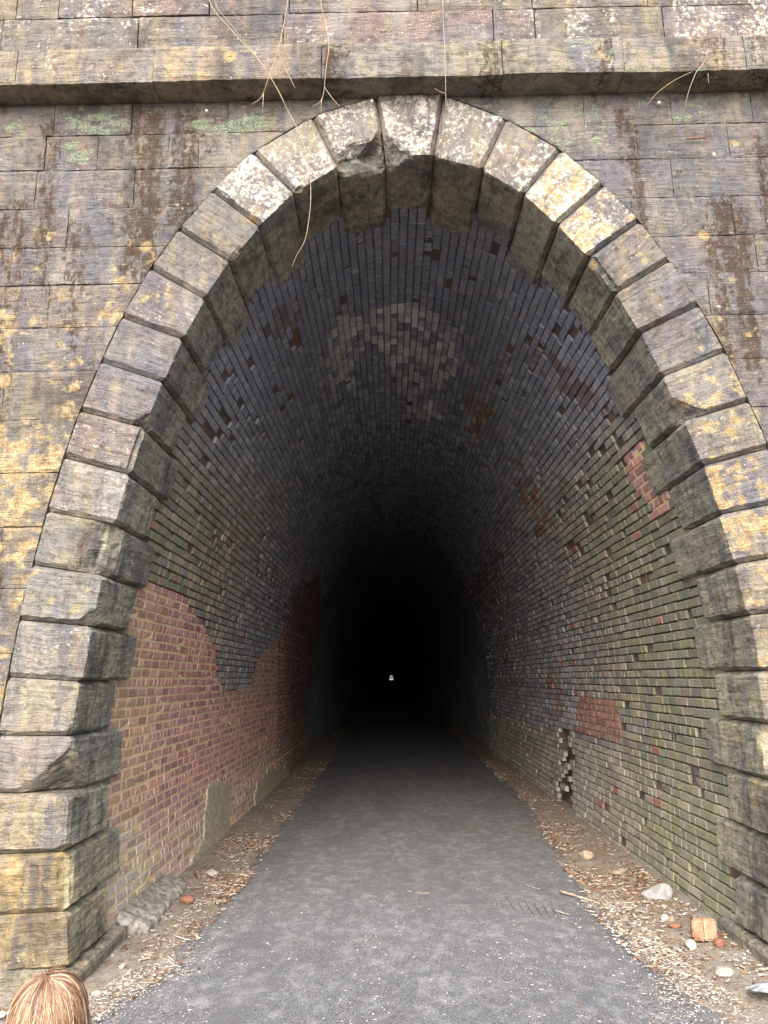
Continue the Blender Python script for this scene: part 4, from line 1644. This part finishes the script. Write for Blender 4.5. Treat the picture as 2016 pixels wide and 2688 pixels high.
# pale lobed oak leaf by the left plinth
pl = at(16, 2640, 2, 0.06)
bm = bmesh.new()
out = []
for k in range(28):
    an = 2 * math.pi * k / 28
    rr_ = 0.055 * (0.62 + 0.38 * math.cos(an * 7)) * (0.8 + 0.35 * abs(math.cos(an)))
    out.append(bm.verts.new((rr_ * 1.5 * math.cos(an), rr_ * math.sin(an), 0.010 * math.sin(an * 3) + 0.012 * abs(math.sin(an)))))
cv_ = bm.verts.new((0, 0, 0.006))
for k in range(28):
    bm.faces.new((cv_, out[k], out[(k + 1) % 28]))
me = bpy.data.meshes.new('oak_leaf')
bm.to_mesh(me)
bm.free()
me.materials.append(simple_material("pale_leaf", lin(206, 194, 170), lin(226, 218, 200), 50, 0.3, 0.003))
o = bpy.data.objects.new('oak_leaf', me)
C.objects.link(o)
o.location = (pl[0], pl[1], ground_h(pl[0], pl[1]) + 0.02)
o.rotation_euler = (R(12), 0, 0.5)
tag(o, "pale lobed oak leaf on the dirt at the far left", 'leaf')

# ================================================================== THE CHILD, seen from behind, only the crown of the head in view
HEAD = at(126, 2692, 1, -3.18)
HX, HY, HZ = HEAD
person = empty('person', loc=(HX, HY, 0.0))
tag(person, "child with long light brown hair, only the top of the head showing at bottom left", 'person')
HH = HZ                      # head centre height


def skin_chain(name, verts, edges, radii, mat, parent, root=0, sub=2):
    me = bpy.data.meshes.new(name)
    me.from_pydata(verts, edges, [])
    o = bpy.data.objects.new(name, me)
    C.objects.link(o)
    o.parent = parent
    sk = o.modifiers.new('skin', 'SKIN')
    sk.use_smooth_shade = True
    lay = me.skin_vertices[0] if me.skin_vertices else None
    if lay is None:
        bpy.context.view_layer.objects.active = o
        me.attributes  # noqa
    for k, v in enumerate(me.skin_vertices[0].data):
        r = radii[k]
        v.radius = r if isinstance(r, tuple) else (r, r)
        v.use_root = (k == root)
    o.modifiers.new('sub', 'SUBSURF').levels = sub
    o.modifiers['sub'].render_levels = sub
    me.materials.append(mat)
    return o


M_SKIN = simple_material("skin", lin(224, 178, 152), lin(236, 196, 172), 40, 0.1, 0.001, 0.6)
M_JACKET = simple_material("blue_jacket", lin(70, 92, 132), lin(92, 114, 152), 60, 0.3, 0.003)
M_JEANS = simple_material("grey_trousers", lin(70, 72, 84), lin(92, 94, 104), 90, 0.3, 0.002)
M_SHOE = simple_material("shoe", lin(150, 120, 130), lin(190, 160, 170), 50, 0.2, 0.002)
h = HH
sh = h - 0.20     # shoulders
hip = h * 0.50
# body: pelvis, spine, neck, head base, arms with hands, legs and feet as one surface
bv = [(0, 0, hip), (0, .005, hip + .12), (0, .01, sh - .04), (0, .012, sh + .05), (0, .02, h - .03), (0, .03, h + .04),
      (.12, .01, sh - .02), (.155, -.01, sh - .17), (.16, .04, sh - .31), (.16, .06, sh - .37),
      (-.12, .01, sh - .02), (-.155, -.01, sh - .17), (-.16, .04, sh - .31), (-.16, .06, sh - .37),
      (.06, 0, hip - .06), (.065, .04, hip * .52), (.065, -.01, .06), (.068, .07, .035),
      (-.06, 0, hip - .06), (-.065, -.03, hip * .52), (-.065, -.09, .06), (-.068, -.02, .035)]
be = [(0, 1), (1, 2), (2, 3), (3, 4), (4, 5), (2, 6), (6, 7), (7, 8), (8, 9), (2, 10), (10, 11), (11, 12), (12, 13), (0, 14), (14, 15), (15, 16), (16, 17), (0, 18), (18, 19), (19, 20), (20, 21)]
br = [.095, .085, .085, .035, .05, .06, .045, .034, .025, .024, .045, .034, .025, .024, .062, .045, .032, .028, .062, .045, .032, .028]
try:
    tmp = bpy.data.meshes.new('body')
    tmp.from_pydata(bv, be, [])
    body = bpy.data.objects.new('body', tmp)
    C.objects.link(body)
    bpy.context.view_layer.objects.active = body
    body.select_set(True)
    body.modifiers.new('skin', 'SKIN').use_smooth_shade = True
    if not tmp.skin_vertices:
        bpy.ops.mesh.customdata_skin_add()
    for k, v in enumerate(tmp.skin_vertices[0].data):
        v.radius = (br[k], br[k])
        v.use_root = (k == 0)
    sm_ = body.modifiers.new('sub', 'SUBSURF')
    sm_.levels = sm_.render_levels = 2
    tmp.materials.append(M_JACKET)
    body.parent = person
except Exception as ex_:
    print('body failed', ex_)

# head: shaped ellipsoid with face on the far side (looking into the tunnel)
hv, hf = [], []
nu_, nv_ = 24, 16
for j in range(nv_ + 1):
    th = math.pi * j / nv_
    for i in range(nu_):
        ph = 2 * math.pi * i / nu_
        x = math.sin(th) * math.cos(ph)
        y = math.sin(th) * math.sin(ph)
        z = math.cos(th)
        k = 1.0
        xx, yy_, zz = x * .070, y * .086, z * .100
        if z < 0:
            xx *= 1 - .28 * (-z) ** 1.5
            yy_ *= 1 - .12 * (-z)
        fy = max(0, y)
        bump_ = 0.018 * math.exp(-((x / .16) ** 2 + ((z + .18) / .16) ** 2)) * (1 if y > 0.5 else 0)       # nose
        bump_ -= 0.008 * sum(math.exp(-(((x - e) / .16) ** 2 + ((z - .05) / .12) ** 2)) for e in (-.42, .42)) * (1 if y > .4 else 0)
        bump_ += 0.006 * math.exp(-((x / .25) ** 2 + ((z + .5) / .08) ** 2)) * (1 if y > .3 else 0)
        hv.append((xx, yy_ + bump_, h + zz))
for j in range(nv_):
    for i in range(nu_):
        hf.append((j * nu_ + i, (j + 1) * nu_ + i, (j + 1) * nu_ + (i + 1) % nu_, j * nu_ + (i + 1) % nu_))
hd = mesh_object('head', hv, hf, M_SKIN, person, smooth=True)
# trousers and shoes over the lower body
for sx, kx, ky, fx in ((.064, .065, .04, -.01), (-.064, -.065, -.03, -.09)):
    tube('trouser_leg', [np.array([sx, 0, hip + .02]), np.array([kx, ky, hip * .52]), np.array([kx, fx, .08])], .078, .05, M_JEANS, person, 12)
    tube('shoe', [np.array([kx, fx - .03, .03]), np.array([kx, fx + .03, .032]), np.array([kx, fx + .10, .024])], .036, .026, M_SHOE, person, 10)

# hair: overlapping locks combed from the crown and parting
n = NT("child_hair")
hc = n.attr('Col').outputs['Color']
n.bsdf.inputs['Specular IOR Level'].default_value = 0.5
M_HAIR = n.done(hc, None, 0.42)
HV, HF, HC = [], [], []
rh = random.Random(3)
HAIRC = [lin(170, 132, 104), lin(146, 108, 84), lin(196, 162, 124), lin(214, 184, 146), lin(118, 84, 66), lin(182, 144, 112), lin(156, 116, 92)]
ax_, ay_, az_ = .083, .100, .112
whorl = Vector((0.012, -0.25, 0.95)).normalized()
for q in range(6000):
    # direction on the skull from the whorl outward
    an = rh.uniform(0, 2 * math.pi)
    e1 = whorl.orthogonal().normalized()
    e2 = whorl.cross(e1)
    start = rh.uniform(0.02, 1.1) ** 1.0
    bend = rh.uniform(-.25, .25)
    lift = rh.uniform(0.97, 1.05) + 0.07 * nz(math.cos(an) * 2.2, math.sin(an) * 2.2, 1) + (rh.uniform(0.03, 0.13) if rh.random() < .06 else 0)
    col = rh.choice(HAIRC)
    # lighter outer locks, darker roots near the crown
    lite = 0.42 + 0.40 * abs(math.sin(an * 3 + 0.7)) * rh.random() + 0.12 * rh.random()
    wd = rh.uniform(.0005, .0013)
    pts = []
    N = 12
    length = rh.uniform(0.9, 1.5)
    down = None
    for k in range(N):
        a = start + length * k / (N - 1)
        an2 = an + bend * (a - start) + 0.12 * math.sin(a * 3 + q)
        d = whorl * math.cos(min(a, 1.75)) + (e1 * math.cos(an2) + e2 * math.sin(an2)) * math.sin(min(a, 1.75))
        p = Vector((d.x * ax_, d.y * ay_, d.z * az_)) * (lift + 0.03 * math.sin(a * 4 + an * 2))
        if p.y > 0.055 and p.z < 0.03:
            p.y = 0.055 + 0.2 * (p.y - .055)
            p.x *= 1.05
        if a > 1.75:
            p.z -= (a - 1.75) * 0.16
        elif p.z < 0:
            p.x = math.copysign(max(abs(p.x), 0.2 * ax_), p.x)
        pts.append(p)
    # hang past the jaw
    last = pts[-1]
    for k in range(1, 5):
        pts.append(last + Vector((0.01 * math.sin(k + q), -0.004 * k, -0.032 * k)))
    b = len(HV)
    nP = len(pts)
    for k, p in enumerate(pts):
        t = (pts[min(k + 1, nP - 1)] - pts[max(0, k - 1)]).normalized()
        nrm = p.normalized()
        side = t.cross(nrm).normalized()
        wk = wd * (1 - 0.6 * k / nP)
        HV.append((p.x - side.x * wk, p.y - side.y * wk, h + p.z - side.z * wk))
        HV.append((p.x + nrm.x * .0015, p.y + nrm.y * .0015, h + p.z + nrm.z * .0015))
        HV.append((p.x + side.x * wk, p.y + side.y * wk, h + p.z + side.z * wk))
        for _ in range(3):
            HC.append((col[0] * lite, col[1] * lite, col[2] * lite, 1))
    for k in range(nP - 1):
        o_ = b + k * 3
        HF.append((o_, o_ + 1, o_ + 4, o_ + 3))
        HF.append((o_ + 1, o_ + 2, o_ + 5, o_ + 4))
hair = mesh_object('hair', HV, HF, M_HAIR, person, {'Col': HC}, smooth=True)
# under-layer so no scalp shows
uv, uf = [], []
for j in range(13):
    th = math.pi * .62 * j / 12
    for i in range(28):
        ph = 2 * math.pi * i / 28
        uv.append((math.sin(th) * math.cos(ph) * ax_ * .975, min(.06, math.sin(th) * math.sin(ph) * ay_ * .975), h + math.cos(th) * az_ * .975))
for j in range(12):
    for i in range(28):
        uf.append((j * 28 + i, (j + 1) * 28 + i, (j + 1) * 28 + (i + 1) % 28, j * 28 + (i + 1) % 28))
mesh_object('hair_underlayer', uv, uf, M_HAIR, person, {'Col': [(*lin(120, 84, 60), 1)] * len(uv)}, smooth=True)
